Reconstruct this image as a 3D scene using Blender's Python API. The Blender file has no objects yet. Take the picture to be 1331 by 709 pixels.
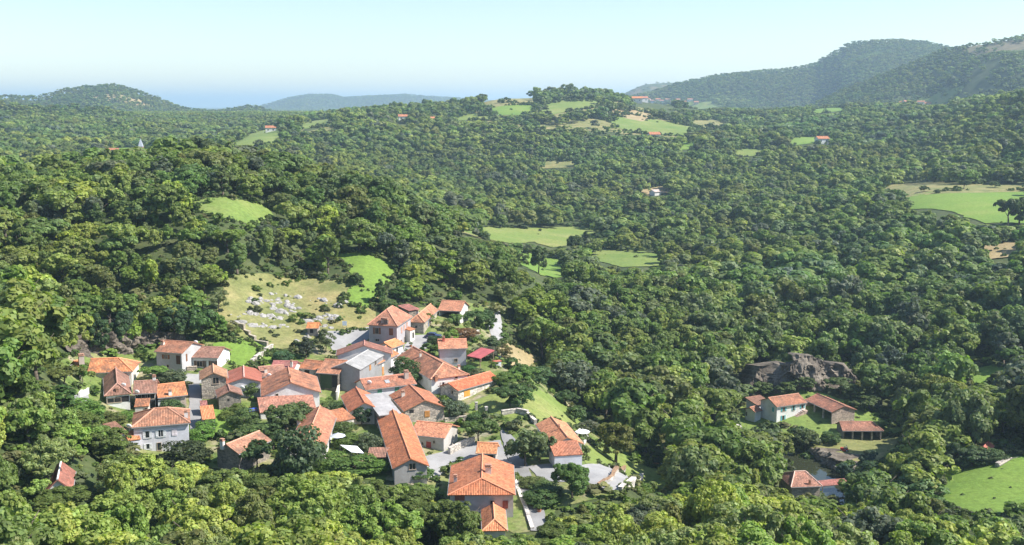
import bpy, bmesh, math, random
import numpy as np
from mathutils import Vector, Matrix, noise
from mathutils.geometry import delaunay_2d_cdt

# ------------------------------------------------------------------ camera, sky, sun, exposure
SC = bpy.context.scene
COL = SC.collection
PW, PH = 1331.0, 709.0            # proportions of the photograph
FOC = 1400.0                      # focal length in photograph pixels
HOR = 137.0                       # height of the true horizon in the photograph
PITCH = math.atan((PH / 2 - HOR) / FOC)
CAMZ = 66.0                       # metres above the lower village street

cam_d = bpy.data.cameras.new('camera')
cam = bpy.data.objects.new('camera', cam_d)
COL.objects.link(cam)
cam.location = (0, 0, CAMZ)
cam.rotation_euler = (math.pi / 2 - PITCH, 0, 0)
cam_d.sensor_fit = 'HORIZONTAL'
cam_d.sensor_width = 36.0
cam_d.lens = 36.0 * FOC / PW
cam_d.clip_start = 0.5
cam_d.clip_end = 60000
SC.camera = cam

SUN_EL = math.radians(47)
SUN_AZ = math.radians(97)         # clockwise from +Y (the view direction): from the right
world = bpy.data.worlds.new('World')
SC.world = world
world.use_nodes = True
wn = world.node_tree.nodes
sky = wn.new('ShaderNodeTexSky')
sky.sky_type = 'NISHITA'
sky.sun_disc = False
sky.sun_elevation = SUN_EL
sky.sun_rotation = SUN_AZ
sky.air_density = 1.0
sky.dust_density = 0.25
sky.ozone_density = 1.5
bg = wn['Background']
bg.inputs['Strength'].default_value = 0.104
world.node_tree.links.new(sky.outputs[0], bg.inputs['Color'])

sun_d = bpy.data.lights.new('sun', 'SUN')
sun_d.energy = 5.0
sun_d.angle = math.radians(0.53)
sun_d.color = (1.0, 0.955, 0.88)
sun = bpy.data.objects.new('sun', sun_d)
COL.objects.link(sun)
sdir = Vector((math.sin(SUN_AZ) * math.cos(SUN_EL), math.cos(SUN_AZ) * math.cos(SUN_EL), math.sin(SUN_EL)))
sun.rotation_euler = sdir.to_track_quat('Z', 'Y').to_euler()
sun.location = (200, 0, 300)

SC.view_settings.view_transform = 'Standard'
SC.view_settings.look = 'None'
SC.view_settings.exposure = 0.85
SC.view_settings.gamma = 1.0
SC.cycles.max_bounces = 6
SC.cycles.diffuse_bounces = 3
SC.cycles.glossy_bounces = 2
SC.cycles.transmission_bounces = 3
SC.cycles.transparent_max_bounces = 4
SC.cycles.volume_bounces = 2

HAZE_DENSITY = 0.000125

RNG = np.random.default_rng(7)
random.seed(7)

# ------------------------------------------------------------------ photograph <-> world
CP, SP = math.cos(PITCH), math.sin(PITCH)


def ray(px, py):
    a = (px - PW / 2) / FOC
    b = (PH / 2 - py) / FOC
    return np.array([a, CP + b * SP, -SP + b * CP])


def project(x, y, z):
    z = z - CAMZ
    dep = y * CP - z * SP
    up = y * SP + z * CP
    return PW / 2 + FOC * x / dep, PH / 2 - FOC * up / dep, dep


def cp(px, py, r, canopy=0.0):
    d = ray(px, py)
    h = math.hypot(d[0], d[1])
    return math.atan2(d[0], d[1]), r, CAMZ + d[2] / h * r - canopy


# ------------------------------------------------------------------ terrain
T = 9.5
CTRL = [
    # the village
    (640, 690, 160), (680, 620, 182), (580, 600, 190), (760, 610, 185), (815, 627, 179), (700, 520, 228),
    (620, 530, 222), (590, 450, 262), (540, 445, 262), (450, 440, 264), (350, 380, 288), (430, 375, 290),
    (330, 430, 264), (300, 490, 232), (230, 482, 236), (120, 520, 215), (200, 600, 190), (310, 600, 188),
    (430, 600, 187), (540, 620, 178), (250, 545, 208), (480, 400, 282), (580, 415, 280), (655, 462, 256),
    (400, 520, 222), (500, 560, 205), (110, 490, 224),
    # ridge behind the village
    (300, 275, 322), (480, 350, 302),
    (0, 262, 320, T), (100, 240, 345, T), (240, 200, 372, T), (330, 207, 378, T), (430, 237, 366, T), (520, 272, 348, T),
    (610, 312, 335, T), (680, 350, 330, T), (150, 340, 275, T), (230, 385, 258, T), (60, 360, 250, T), (110, 420, 236, T),
    (560, 345, 308, T), (620, 372, 300, T), (400, 290, 325, T), (30, 300, 290, T),
    # left and lower slopes
    (40, 430, 195, T), (20, 550, 165, T), (100, 640, 146, T), (300, 650, 150, T), (20, 680, 135, T), (0, 400, 205, T),
    (600, 700, 140, T), (460, 670, 146, T), (560, 660, 152, T), (800, 690, 148, T),
    # east side of the village, into the gorge
    (700, 440, 290, T), (760, 500, 250, T), (850, 500, 262, T), (850, 580, 215, T), (900, 450, 300, T), (900, 560, 226, T),
    (780, 400, 330, T), (950, 520, 262, T), (980, 600, 205, T), (1000, 640, 178, T), (1200, 690, 158, T), (1310, 690, 158, T),
    (1100, 690, 160, T),
    # river farm and the field
    (1050, 550, 285), (1130, 575, 278), (1040, 600, 256), (1090, 630, 240), (1300, 640, 227), (1300, 600, 246), (960, 555, 284),
    (1290, 560, 272), (1180, 560, 288), (1040, 490, 312), (1100, 500, 312),
    (1040, 452, 335, T), (1200, 450, 330, T), (1300, 470, 318, T), (1300, 400, 365, T), (1150, 330, 470, T), (1000, 380, 405, T),
    # valley
    (710, 308, 600), (700, 343, 515), (825, 335, 530), (900, 350, 450, T), (650, 260, 690, T), (800, 230, 850, T), (1000, 300, 560, T),
    (640, 200, 1000, T), (900, 260, 720, T), (760, 270, 700, T), (560, 240, 800, T),
    (700, 160, 1220), (700, 133, 1440), (600, 135, 1400, T), (500, 143, 1300, T), (400, 166, 1150), (335, 181, 1000), (400, 200, 860, T),
    (450, 180, 1050, T), (550, 180, 1080, T), (850, 163, 1250), (900, 172, 1180), (870, 134, 1850), (960, 146, 1750),
    (1000, 210, 930, T), (1100, 240, 760, T), (1270, 262, 610), (1200, 243, 690), (1320, 246, 680), (1240, 215, 800, T),
    (1250, 172, 1020, T), (1330, 118, 1130, T), (1290, 135, 1150, T), (1055, 183, 1080), (1075, 142, 1650), (1180, 150, 1300, T),
    (1120, 175, 1150, T), (785, 127, 1480), (820, 128, 1500, T), (720, 125, 1490), (650, 128, 1440), (740, 123, 1540), (900, 145, 1500, T), (1000, 160, 1400, T),
    # left valley
    (160, 197, 1100), (90, 222, 930), (183, 207, 1010), (30, 215, 900, T), (100, 183, 1220, T), (250, 185, 1150, T), (310, 165, 1500, T),
    (0, 180, 1150, T), (200, 165, 1400, T), (0, 232, 620, T), (330, 152, 1900), (270, 172, 1400, T),
]
pts = [cp(*c) for c in CTRL]
for azd in (-42, -30, -20, -10, 0, 10, 20, 30, 42):
    a = math.radians(azd)
    pts += [(a, 3, 62.6), (a, 5, 61.4), (a, 9, 58.8), (a, 22, 50.5), (a, 60, 33.5), (a, 100, 15.5), (a, 128, 4.5)]
    pts += [(a, 1900, 48 + (12 if 0 < azd else 0)), (a, 2600, 42), (a, 5000, 36), (a, 12000, 30), (a, 30000, 10)]
for r, z in ((200, 18), (300, 32), (420, 40), (700, 25)):
    pts.append((math.radians(-40), r, z))
for r, z in ((180, -4), (260, -15), (330, -6), (420, 4), (700, 16)):
    pts.append((math.radians(38), r, z))
pts = np.array(pts)
KU, KV = 6.0, 2.2


def _uv(az, r):
    return np.stack([np.asarray(az) * KU, np.log(np.asarray(r)) * KV], -1)


def _phi(d2):
    d2 = np.maximum(d2, 1e-12)
    return 0.5 * d2 * np.log(d2)


_C = _uv(pts[:, 0], pts[:, 1])
_n = len(_C)
_K = _phi(((_C[:, None] - _C[None]) ** 2).sum(-1)) + np.eye(_n) * 0.012
_Pm = np.hstack([np.ones((_n, 1)), _C])
_A = np.block([[_K, _Pm], [_Pm.T, np.zeros((3, 3))]])
_w = np.linalg.solve(_A, np.concatenate([pts[:, 2], np.zeros(3)]))

# far ridges: skyline in photograph pixels, distance, front slope
RIDGES = [
    # right, far massif
    ([(770, 140), (800, 128), (840, 120), (880, 107), (930, 97), (1000, 90), (1030, 88), (1060, 81), (1080, 70), (1100, 57), (1120, 53), (1160, 51), (1200, 53), (1226, 58), (1260, 70), (1331, 90), (1400, 110)], 3300, 0.36),
    # right, nearer spur rising out of the frame
    ([(1010, 150), (1050, 138), (1080, 122), (1120, 105), (1160, 90), (1200, 74), (1230, 62), (1260, 56), (1300, 50), (1331, 46), (1420, 42)], 2300, 0.36),
    # brown hill peeping out behind
    ([(790, 130), (815, 118), (835, 109), (850, 107), (870, 106), (900, 104), (960, 110), (1010, 130)], 4600, 0.25),
    # left far hill
    ([(-80, 128), (0, 123), (50, 124), (85, 115), (120, 110), (150, 109), (180, 117), (210, 128), (235, 138), (255, 142), (280, 144), (300, 141), (320, 136), (335, 137), (355, 146), (375, 156), (400, 165)], 3000, 0.33),
    # left nearer wooded hill
    ([(-80, 130), (0, 130), (40, 137), (90, 135), (130, 138), (160, 146), (200, 155), (250, 165), (300, 175), (340, 190)], 1750, 0.33),
    # blue ridge in the distance
    ([(300, 150), (345, 135), (375, 126), (400, 122), (430, 122), (447, 126), (480, 124), (530, 122), (552, 124), (600, 127), (680, 130), (760, 135)], 7500, 0.22),
]
_rid = []
for prof, D, s in RIDGES:
    q = [cp(x, y, D) for x, y in prof]
    _rid.append((np.array([p[0] for p in q]), np.array([p[2] for p in q]) - (5.5 if D < 4000 else 6.0), D, s))


def _smax(a, b, k):
    h = np.clip(0.5 + 0.5 * (b - a) / k, 0, 1)
    return a * (1 - h) + b * h + k * h * (1 - h)


def vnoise(x, y, seed=0):
    """value noise on arrays"""
    xi = np.floor(x).astype(np.int64); yi = np.floor(y).astype(np.int64)
    fx = x - xi; fy = y - yi
    fx = fx * fx * (3 - 2 * fx); fy = fy * fy * (3 - 2 * fy)

    def hsh(i, j):
        n = (i * 374761393 + j * 668265263 + seed * 982451653) & 0x7fffffff
        n = ((n ^ (n >> 13)) * 1274126177) & 0x7fffffff
        return ((n ^ (n >> 16)) & 0xffff) / 65535.0
    return (hsh(xi, yi) * (1 - fx) + hsh(xi + 1, yi) * fx) * (1 - fy) + (hsh(xi, yi + 1) * (1 - fx) + hsh(xi + 1, yi + 1) * fx) * fy - 0.5


RIVER = None


def H(x, y, carve=True):
    x = np.asarray(x, float); y = np.asarray(y, float)
    shp = x.shape
    x = x.ravel(); y = y.ravel()
    r = np.maximum(np.hypot(x, y), 3.0)
    az = np.clip(np.arctan2(x, y), -0.75, 0.75)
    out = np.empty(len(x))
    for i in range(0, len(x), 20000):
        s = slice(i, i + 20000)
        u = _uv(az[s], r[s])
        d2 = (u * u).sum(1)[:, None] + (_C * _C).sum(1)[None] - 2 * u @ _C.T
        out[s] = _phi(d2) @ _w[:_n] + _w[_n] + u @ _w[_n + 1:]
    far = r > 900
    if far.any():
        rf, af, zf = r[far], az[far], out[far]
        xf, yf = x[far], y[far]
        w = np.clip((rf - 1700) / 500, 0, 1)
        zf = zf * (1 - w) + np.minimum(zf, 46) * w
        for k, (ra, rz, D, s) in enumerate(_rid):
            zr = np.interp(af, ra, rz, left=-200, right=-200)
            rel = 1.0 - 0.35 * np.abs(np.sin(af * 23 + k))
            front = np.maximum(D - rf, 0)
            dz = s * rel * front + 0.00002 * front * front
            gul = (vnoise(xf / (D * .06), yf / (D * .09), k) + .5 * vnoise(xf / (D * .03), yf / (D * .04), k + 9)) * np.minimum(front * .16, D * .018)
            zk = zr - dz + gul - 0.4 * np.maximum(rf - D, 0)
            zf = _smax(zf, zk, 12.0 if D < 2500 else 20.0)
        out[far] = zf
    if carve and RIVER is not None:
        near = (r > 200) & (r < 300) & (x > 30)
        if near.any():
            xx, yy = x[near], y[near]
            best = np.full(len(xx), 1e9)
            for (ax, ay), (bx, by) in zip(RIVER[:-1], RIVER[1:]):
                dx, dy = bx - ax, by - ay
                t = np.clip(((xx - ax) * dx + (yy - ay) * dy) / (dx * dx + dy * dy), 0, 1)
                best = np.minimum(best, np.hypot(xx - ax - t * dx, yy - ay - t * dy))
            k = np.clip((7.0 - best) / 3.0, 0, 1)
            out[near] -= 3.0 * k * k * (3 - 2 * k)
    return out.reshape(shp)


def h1(x, y):
    return float(H(np.array([x]), np.array([y]))[0])


_RS = np.concatenate([np.arange(60, 400, 0.8), np.geomspace(400, 12000, 700)])


def hit(px, py, rmin=60.0):
    """the point of the bare ground that the photograph shows at px, py"""
    d = ray(px, py)
    hl = math.hypot(d[0], d[1])
    ux, uy, t = d[0] / hl, d[1] / hl, d[2] / hl
    rs = _RS[_RS >= rmin]
    z = H(rs * ux, rs * uy)
    f = CAMZ + t * rs - z
    neg = np.nonzero(f < 0)[0]
    if len(neg) == 0 or neg[0] == 0:
        r = rs[0] if len(neg) else rs[-1]
    else:
        i = neg[0]
        r = rs[i - 1] + (rs[i] - rs[i - 1]) * f[i - 1] / (f[i - 1] - f[i])
    return np.array([ux * r, uy * r, h1(ux * r, uy * r)])


def hits(poly, rmin=60.0):
    """ground points of an outline; points that look over a crest are pulled back onto the near slope"""
    w = [hit(x, y, rmin) for x, y in poly]
    if rmin >= 380:
        med = float(np.median([math.hypot(p[0], p[1]) for p in w]))
        for k, (x, y) in enumerate(poly):
            n = 0
            while math.hypot(w[k][0], w[k][1]) > med * 1.22 and n < 30:
                n += 1
                w[k] = hit(x, y + n * 0.6, rmin)
    return w


def on_plane(px, py, z):
    d = ray(px, py)
    k = (z - CAMZ) / d[2]
    return np.array([d[0] * k, d[1] * k, z])


RIVER = None
_riv = [hit(x, y)[:2] for x, y in ((1015, 578), (1035, 588), (1055, 601), (1072, 615), (1086, 628), (1112, 643), (1140, 655), (1180, 668))]
RIVER = [tuple(p) for p in _riv]

# ------------------------------------------------------------------ object helpers
def link_mesh(name, me, parent=None):
    o = bpy.data.objects.new(name, me)
    COL.objects.link(o)
    if parent is not None:
        o.parent = parent
    return o


def mesh_np(name, V, F, mat=None, smooth=False):
    """V (n,3), F list of tuples or (m,k) array"""
    me = bpy.data.meshes.new(name)
    V = np.asarray(V, np.float32)
    if isinstance(F, np.ndarray):
        m, k = F.shape
        me.vertices.add(len(V)); me.vertices.foreach_set('co', V.ravel())
        me.loops.add(m * k); me.loops.foreach_set('vertex_index', F.astype(np.int32).ravel())
        me.polygons.add(m)
        me.polygons.foreach_set('loop_start', np.arange(0, m * k, k, dtype=np.int32))
        me.polygons.foreach_set('loop_total', np.full(m, k, np.int32))
        me.update(calc_edges=True)
    else:
        me.from_pydata([tuple(map(float, v)) for v in V], [], [tuple(map(int, f)) for f in F])
        me.update()
    if mat:
        me.materials.append(mat)
    if smooth:
        me.polygons.foreach_set('use_smooth', np.ones(len(me.polygons), bool))
    return me


def empty(name, loc, rz=0.0, label=None, cat=None, group=None):
    o = bpy.data.objects.new(name, None)
    o.empty_display_size = 0.5
    COL.objects.link(o)
    o.location = loc
    o.rotation_euler = (0, 0, rz)
    tag(o, label, cat, group)
    return o


def tag(o, label=None, cat=None, group=None, kind=None):
    if label: o['label'] = label
    if cat: o['category'] = cat
    if group: o['group'] = group
    if kind: o['kind'] = kind
    return o


class MB:
    """collects boxes, prisms and tubes into one mesh"""
    def __init__(s):
        s.v = []; s.f = []

    def add(s, vs, fs):
        b = len(s.v)
        s.v += [tuple(v) for v in vs]
        s.f += [tuple(b + i for i in f) for f in fs]

    def box(s, c, d, rz=0.0):
        x, y, z = d[0] / 2, d[1] / 2, d[2] / 2
        cs, sn = math.cos(rz), math.sin(rz)
        vs = []
        for k in (-z, z):
            for i, j in ((-x, -y), (x, -y), (x, y), (-x, y)):
                vs.append((c[0] + i * cs - j * sn, c[1] + i * sn + j * cs, c[2] + k))
        s.add(vs, [(3, 2, 1, 0), (4, 5, 6, 7), (0, 1, 5, 4), (1, 2, 6, 5), (2, 3, 7, 6), (3, 0, 4, 7)])

    def tube(s, p, q, r0, r1, n=6):
        p, q = Vector(p), Vector(q)
        d = (q - p).normalized()
        a = d.orthogonal().normalized(); b = d.cross(a)
        vs = []
        for c, r in ((p, r0), (q, r1)):
            for i in range(n):
                t = 2 * math.pi * i / n
                vs.append(c + a * math.cos(t) * r + b * math.sin(t) * r)
        fs = [(i, (i + 1) % n, n + (i + 1) % n, n + i) for i in range(n)]
        fs += [tuple(range(n))[::-1], tuple(range(n, 2 * n))]
        s.add(vs, fs)

    def dome(s, c, r, rz, n=10, m=4):
        vs = []; fs = []
        for j in range(m):
            a = math.pi / 2 * j / m
            for i in range(n):
                t = 2 * math.pi * i / n
                vs.append((c[0] + r * math.cos(a) * math.cos(t), c[1] + r * math.cos(a) * math.sin(t), c[2] + rz * math.sin(a)))
        vs.append((c[0], c[1], c[2] + rz))
        for j in range(m - 1):
            for i in range(n):
                fs.append((j * n + i, j * n + (i + 1) % n, (j + 1) * n + (i + 1) % n, (j + 1) * n + i))
        for i in range(n):
            fs.append(((m - 1) * n + i, (m - 1) * n + (i + 1) % n, m * n))
        fs.append(tuple(range(n))[::-1])
        s.add(vs, fs)

    def build(s, name, mat, parent=None, tint=None, smooth=False):
        me = mesh_np(name, np.array(s.v), s.f, mat, smooth)
        o = link_mesh(name, me, parent)
        if tint: o.color = (*tint, 1)
        return o


# ------------------------------------------------------------------ materials
def new_mat(name):
    m = bpy.data.materials.new(name)
    m.use_nodes = True
    nt = m.node_tree
    b = nt.nodes['Principled BSDF']
    b.inputs['Roughness'].default_value = 0.9
    b.inputs['Specular IOR Level'].default_value = 0.25
    return m, nt, b


def N(nt, typ, **kw):
    n = nt.nodes.new(typ)
    for k, v in kw.items():
        setattr(n, k, v)
    return n


def noise_tex(nt, vec, scale, detail=3.0, rough=0.55):
    n = N(nt, 'ShaderNodeTexNoise')
    n.inputs['Scale'].default_value = scale
    n.inputs['Detail'].default_value = detail
    n.inputs['Roughness'].default_value = rough
    if vec is not None: nt.links.new(vec, n.inputs['Vector'])
    return n.outputs['Fac']


def ramp(nt, fac, stops):
    r = N(nt, 'ShaderNodeValToRGB')
    e = r.color_ramp.elements
    while len(e) < len(stops): e.new(0.5)
    for i, (p, c) in enumerate(stops):
        e[i].position = p
        e[i].color = (*c, 1) if not isinstance(c, (int, float)) else (c, c, c, 1)
    nt.links.new(fac, r.inputs[0])
    return r.outputs[0]


def mix(nt, fac, a, b, mode='MIX'):
    m = N(nt, 'ShaderNodeMix', data_type='RGBA', blend_type=mode)
    for sock, v in ((m.inputs[0], fac), (m.inputs[6], a), (m.inputs[7], b)):
        if isinstance(v, (int, float)): sock.default_value = v
        elif isinstance(v, tuple): sock.default_value = (*v, 1)
        else: nt.links.new(v, sock)
    return m.outputs[2]


def math_n(nt, op, a, b=0.0):
    m = N(nt, 'ShaderNodeMath', operation=op)
    for s, v in ((m.inputs[0], a), (m.inputs[1], b)):
        if isinstance(v, (int, float)): s.default_value = v
        else: nt.links.new(v, s)
    return m.outputs[0]


def bump(nt, b, height, strength=0.5, dist=0.05):
    n = N(nt, 'ShaderNodeBump')
    n.inputs['Strength'].default_value = strength
    n.inputs['Distance'].default_value = dist
    nt.links.new(height, n.inputs['Height'])
    nt.links.new(n.outputs[0], b.inputs['Normal'])


def geo_pos(nt):
    return N(nt, 'ShaderNodeNewGeometry').outputs['Position']


def obj_color(nt):
    return N(nt, 'ShaderNodeObjectInfo').outputs['Color']


def mat_roof():
    """clay tiles: u along the eave, v up the slope, in metres"""
    m, nt, b = new_mat('clay_roof_tiles')
    uv = N(nt, 'ShaderNodeUVMap').outputs[0]
    sep = N(nt, 'ShaderNodeSeparateXYZ'); nt.links.new(uv, sep.inputs[0])
    u = math_n(nt, 'DIVIDE', sep.outputs[0], 0.27)
    v = math_n(nt, 'DIVIDE', sep.outputs[1], 0.36)
    cell = N(nt, 'ShaderNodeCombineXYZ')
    nt.links.new(math_n(nt, 'FLOOR', u), cell.inputs[0]); nt.links.new(math_n(nt, 'FLOOR', v), cell.inputs[1])
    oi = N(nt, 'ShaderNodeObjectInfo')
    nt.links.new(oi.outputs['Random'], cell.inputs[2])
    wn_ = N(nt, 'ShaderNodeTexWhiteNoise', noise_dimensions='3D'); nt.links.new(cell.outputs[0], wn_.inputs['Vector'])
    tile = ramp(nt, wn_.outputs['Value'], [(0.0, 0.62), (0.25, 0.86), (0.7, 1.05), (0.9, 1.15), (1.0, 1.45)])
    base = mix(nt, 1.0, oi.outputs['Color'], tile, 'MULTIPLY')
    p = geo_pos(nt)
    n1 = noise_tex(nt, p, 0.55, 4, 0.65)
    n2 = noise_tex(nt, p, 1.9, 4, 0.7)
    pch = ramp(nt, noise_tex(nt, p, 1.1, 3, 0.6), [(0.35, (.78, .72, .68)), (0.5, (1, 1, 1)), (0.66, (1.12, 1.13, 1.06))])
    base = mix(nt, 0.8, base, mix(nt, 1.0, base, pch, 'MULTIPLY'))
    # lichen and soot that settle in patches
    soot = ramp(nt, n1, [(0.42, 0.0), (0.68, 0.85)])
    base = mix(nt, math_n(nt, 'MULTIPLY', soot, N(nt, 'ShaderNodeObjectInfo').outputs['Alpha']), base, (0.13, 0.085, 0.065))
    lich = ramp(nt, n2, [(0.60, 0.0), (0.72, 0.4)])
    base = mix(nt, math_n(nt, 'MULTIPLY', lich, N(nt, 'ShaderNodeObjectInfo').outputs['Alpha']), base, (0.36, 0.31, 0.22))
    nt.links.new(base, b.inputs['Base Color'])
    ribs = math_n(nt, 'ABSOLUTE', math_n(nt, 'SINE', math_n(nt, 'MULTIPLY', u, math.pi)))
    rows = math_n(nt, 'FRACT', v)
    hgt = math_n(nt, 'ADD', ribs, math_n(nt, 'MULTIPLY', rows, -0.35))
    bump(nt, b, hgt, 0.75, 0.10)
    return m


def mat_sheet(name, period, rough=0.6):
    """corrugated sheet roofing"""
    m, nt, b = new_mat(name)
    uv = N(nt, 'ShaderNodeUVMap').outputs[0]
    sep = N(nt, 'ShaderNodeSeparateXYZ'); nt.links.new(uv, sep.inputs[0])
    p = geo_pos(nt)
    n1 = noise_tex(nt, p, 0.6, 5, 0.7)
    pan = N(nt, 'ShaderNodeTexWhiteNoise', noise_dimensions='2D')
    cell = N(nt, 'ShaderNodeCombineXYZ')
    nt.links.new(math_n(nt, 'FLOOR', math_n(nt, 'DIVIDE', sep.outputs[0], 0.95)), cell.inputs[0])
    nt.links.new(math_n(nt, 'FLOOR', math_n(nt, 'DIVIDE', sep.outputs[1], 2.4)), cell.inputs[1])
    nt.links.new(cell.outputs[0], pan.inputs['Vector'])
    c = mix(nt, 1.0, obj_color(nt), ramp(nt, pan.outputs['Value'], [(0, 0.88), (1, 1.1)]), 'MULTIPLY')
    c = mix(nt, 1.0, c, ramp(nt, n1, [(0.3, 0.75), (0.65, 1.1)]), 'MULTIPLY')
    nt.links.new(c, b.inputs['Base Color'])
    b.inputs['Roughness'].default_value = rough
    w = math_n(nt, 'SINE', math_n(nt, 'MULTIPLY', sep.outputs[0], 2 * math.pi / period))
    bump(nt, b, w, 0.5, 0.05)
    return m


def mat_render():
    m, nt, b = new_mat('lime_render')
    p = geo_pos(nt)
    n1 = noise_tex(nt, p, 0.35, 5, 0.7)
    n2 = noise_tex(nt, p, 3.0, 4, 0.6)
    c = mix(nt, 1.0, obj_color(nt), ramp(nt, n1, [(0.3, (0.80, 0.78, 0.75)), (0.62, (1.05, 1.05, 1.05))]), 'MULTIPLY')
    c = mix(nt, 1.0, c, ramp(nt, n2, [(0.3, 0.92), (0.7, 1.06)]), 'MULTIPLY')
    nt.links.new(c, b.inputs['Base Color'])
    bump(nt, b, n2, 0.25, 0.03)
    return m


def mat_stone():
    m, nt, b = new_mat('rubble_stone')
    p = geo_pos(nt)
    v = N(nt, 'ShaderNodeTexVoronoi'); v.inputs['Scale'].default_value = 2.1
    mp = N(nt, 'ShaderNodeMapping'); mp.inputs['Scale'].default_value = (1, 1, 1.6)
    nt.links.new(p, mp.inputs[0]); nt.links.new(mp.outputs[0], v.inputs['Vector'])
    e = N(nt, 'ShaderNodeTexVoronoi', feature='DISTANCE_TO_EDGE'); e.inputs['Scale'].default_value = 2.1
    nt.links.new(mp.outputs[0], e.inputs['Vector'])
    sc = N(nt, 'ShaderNodeSeparateColor'); nt.links.new(v.outputs['Color'], sc.inputs[0])
    st = ramp(nt, sc.outputs[0], [(0, (0.62, 0.60, 0.58)), (0.5, (0.95, 0.92, 0.88)), (1, (1.35, 1.28, 1.15))])
    c = mix(nt, 1.0, obj_color(nt), st, 'MULTIPLY')
    c = mix(nt, ramp(nt, e.outputs['Distance'], [(0.0, 0.75), (0.07, 0.0)]), c, (0.30, 0.26, 0.21))
    c = mix(nt, 1.0, c, ramp(nt, noise_tex(nt, p, 0.4, 4, 0.6), [(0.3, 0.75), (0.65, 1.1)]), 'MULTIPLY')
    nt.links.new(c, b.inputs['Base Color'])
    bump(nt, b, ramp(nt, e.outputs['Distance'], [(0.0, 0.0), (0.15, 1.0)]), 0.6, 0.06)
    return m


def mat_plain(name, rough=0.7, n_scale=2.0, lo=0.8, hi=1.12, metal=0.0, spec=0.3):
    m, nt, b = new_mat(name)
    n1 = noise_tex(nt, geo_pos(nt), n_scale, 4, 0.6)
    c = mix(nt, 1.0, obj_color(nt), ramp(nt, n1, [(0.3, lo), (0.68, hi)]), 'MULTIPLY')
    nt.links.new(c, b.inputs['Base Color'])
    b.inputs['Roughness'].default_value = rough
    b.inputs['Metallic'].default_value = metal
    b.inputs['Specular IOR Level'].default_value = spec
    return m


def mat_glass():
    m, nt, b = new_mat('window_glass')
    b.inputs['Base Color'].default_value = (0.02, 0.024, 0.028, 1)
    b.inputs['Roughness'].default_value = 0.08
    b.inputs['Specular IOR Level'].default_value = 0.5
    return m


def mat_paving(name, c0, c1, scale=0.8):
    m, nt, b = new_mat(name)
    p = geo_pos(nt)
    n1 = noise_tex(nt, p, scale * .25, 5, 0.65)
    n2 = noise_tex(nt, p, 6.0, 3, 0.6)
    c = ramp(nt, n1, [(0.3, c0), (0.68, c1)])
    c = mix(nt, 1.0, c, ramp(nt, n2, [(0.3, 0.88), (0.7, 1.08)]), 'MULTIPLY')
    nt.links.new(c, b.inputs['Base Color'])
    bump(nt, b, n2, 0.2, 0.02)
    return m


def mat_grass(name, stops, scale=0.05, fine=1.2):
    m, nt, b = new_mat(name)
    p = geo_pos(nt)
    n1 = noise_tex(nt, p, scale, 6, 0.65)
    n2 = noise_tex(nt, p, fine, 5, 0.7)
    c = ramp(nt, n1, stops)
    c = mix(nt, 1.0, c, ramp(nt, n2, [(0.3, 0.68), (0.7, 1.25)]), 'MULTIPLY')
    n3 = noise_tex(nt, p, scale * .4, 3, .5)           # older and newer cuts
    c = mix(nt, ramp(nt, n3, [(0.42, 0.0), (0.6, 0.45)]), c, mix(nt, 1.0, c, (1.25, 1.05, 1.1), 'MULTIPLY'))
    nt.links.new(c, b.inputs['Base Color'])
    bump(nt, b, n2, 0.6, 0.25)
    return m


def mat_rock(name, c0, c1, c2, scale=0.5, moss=False):
    m, nt, b = new_mat(name)
    p = geo_pos(nt)
    n1 = noise_tex(nt, p, scale, 7, 0.7)
    n2 = noise_tex(nt, p, scale * 5, 5, 0.7)
    c = ramp(nt, n1, [(0.3, c0), (0.5, c1), (0.66, c2)])
    c = mix(nt, 1.0, c, ramp(nt, n2, [(0.3, 0.6), (0.68, 1.15)]), 'MULTIPLY')
    if moss:                                    # grass and ivy hold where the rock lies back
        sp = N(nt, 'ShaderNodeSeparateXYZ'); nt.links.new(N(nt, 'ShaderNodeNewGeometry').outputs['Normal'], sp.inputs[0])
        f = math_n(nt, 'ADD', sp.outputs[2], math_n(nt, 'MULTIPLY', noise_tex(nt, p, .5, 5, .7), 1.1))
        c = mix(nt, ramp(nt, f, [(1.05, 0.0), (1.2, 1.0)]), c, mix(nt, n2, (.07, .10, .025), (.17, .17, .06)))
    nt.links.new(c, b.inputs['Base Color'])
    bump(nt, b, n2, 0.8, 0.25)
    return m


def mat_leaf(name, translu=0.38):
    """leaf colour comes from the tree's own tint; every leaf clump varies a little"""
    m, nt, b = new_mat(name)
    at = N(nt, 'ShaderNodeAttribute', attribute_type='INSTANCER', attribute_name='tint')
    lv = N(nt, 'ShaderNodeAttribute', attribute_type='GEOMETRY', attribute_name='leafvar')
    c = mix(nt, 1.0, at.outputs['Color'], lv.outputs['Color'], 'MULTIPLY')
    nt.links.new(c, b.inputs['Base Color'])
    b.inputs['Roughness'].default_value = 0.55
    b.inputs['Specular IOR Level'].default_value = 0.28
    tr = N(nt, 'ShaderNodeBsdfTranslucent')
    nt.links.new(mix(nt, 1.0, c, (1.15, 1.35, 0.5), 'MULTIPLY'), tr.inputs[0])
    ms = N(nt, 'ShaderNodeMixShader'); ms.inputs[0].default_value = translu
    nt.links.new(b.outputs[0], ms.inputs[1]); nt.links.new(tr.outputs[0], ms.inputs[2])
    nt.links.new(ms.outputs[0], nt.nodes['Material Output'].inputs[0])
    return m


def mat_water():
    m, nt, b = new_mat('river_water')
    b.inputs['Base Color'].default_value = (0.035, 0.04, 0.022, 1)
    b.inputs['Roughness'].default_value = 0.05
    b.inputs['Specular IOR Level'].default_value = 0.6
    bump(nt, b, noise_tex(nt, geo_pos(nt), 1.4, 3), 0.12, 0.05)
    return m


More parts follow.
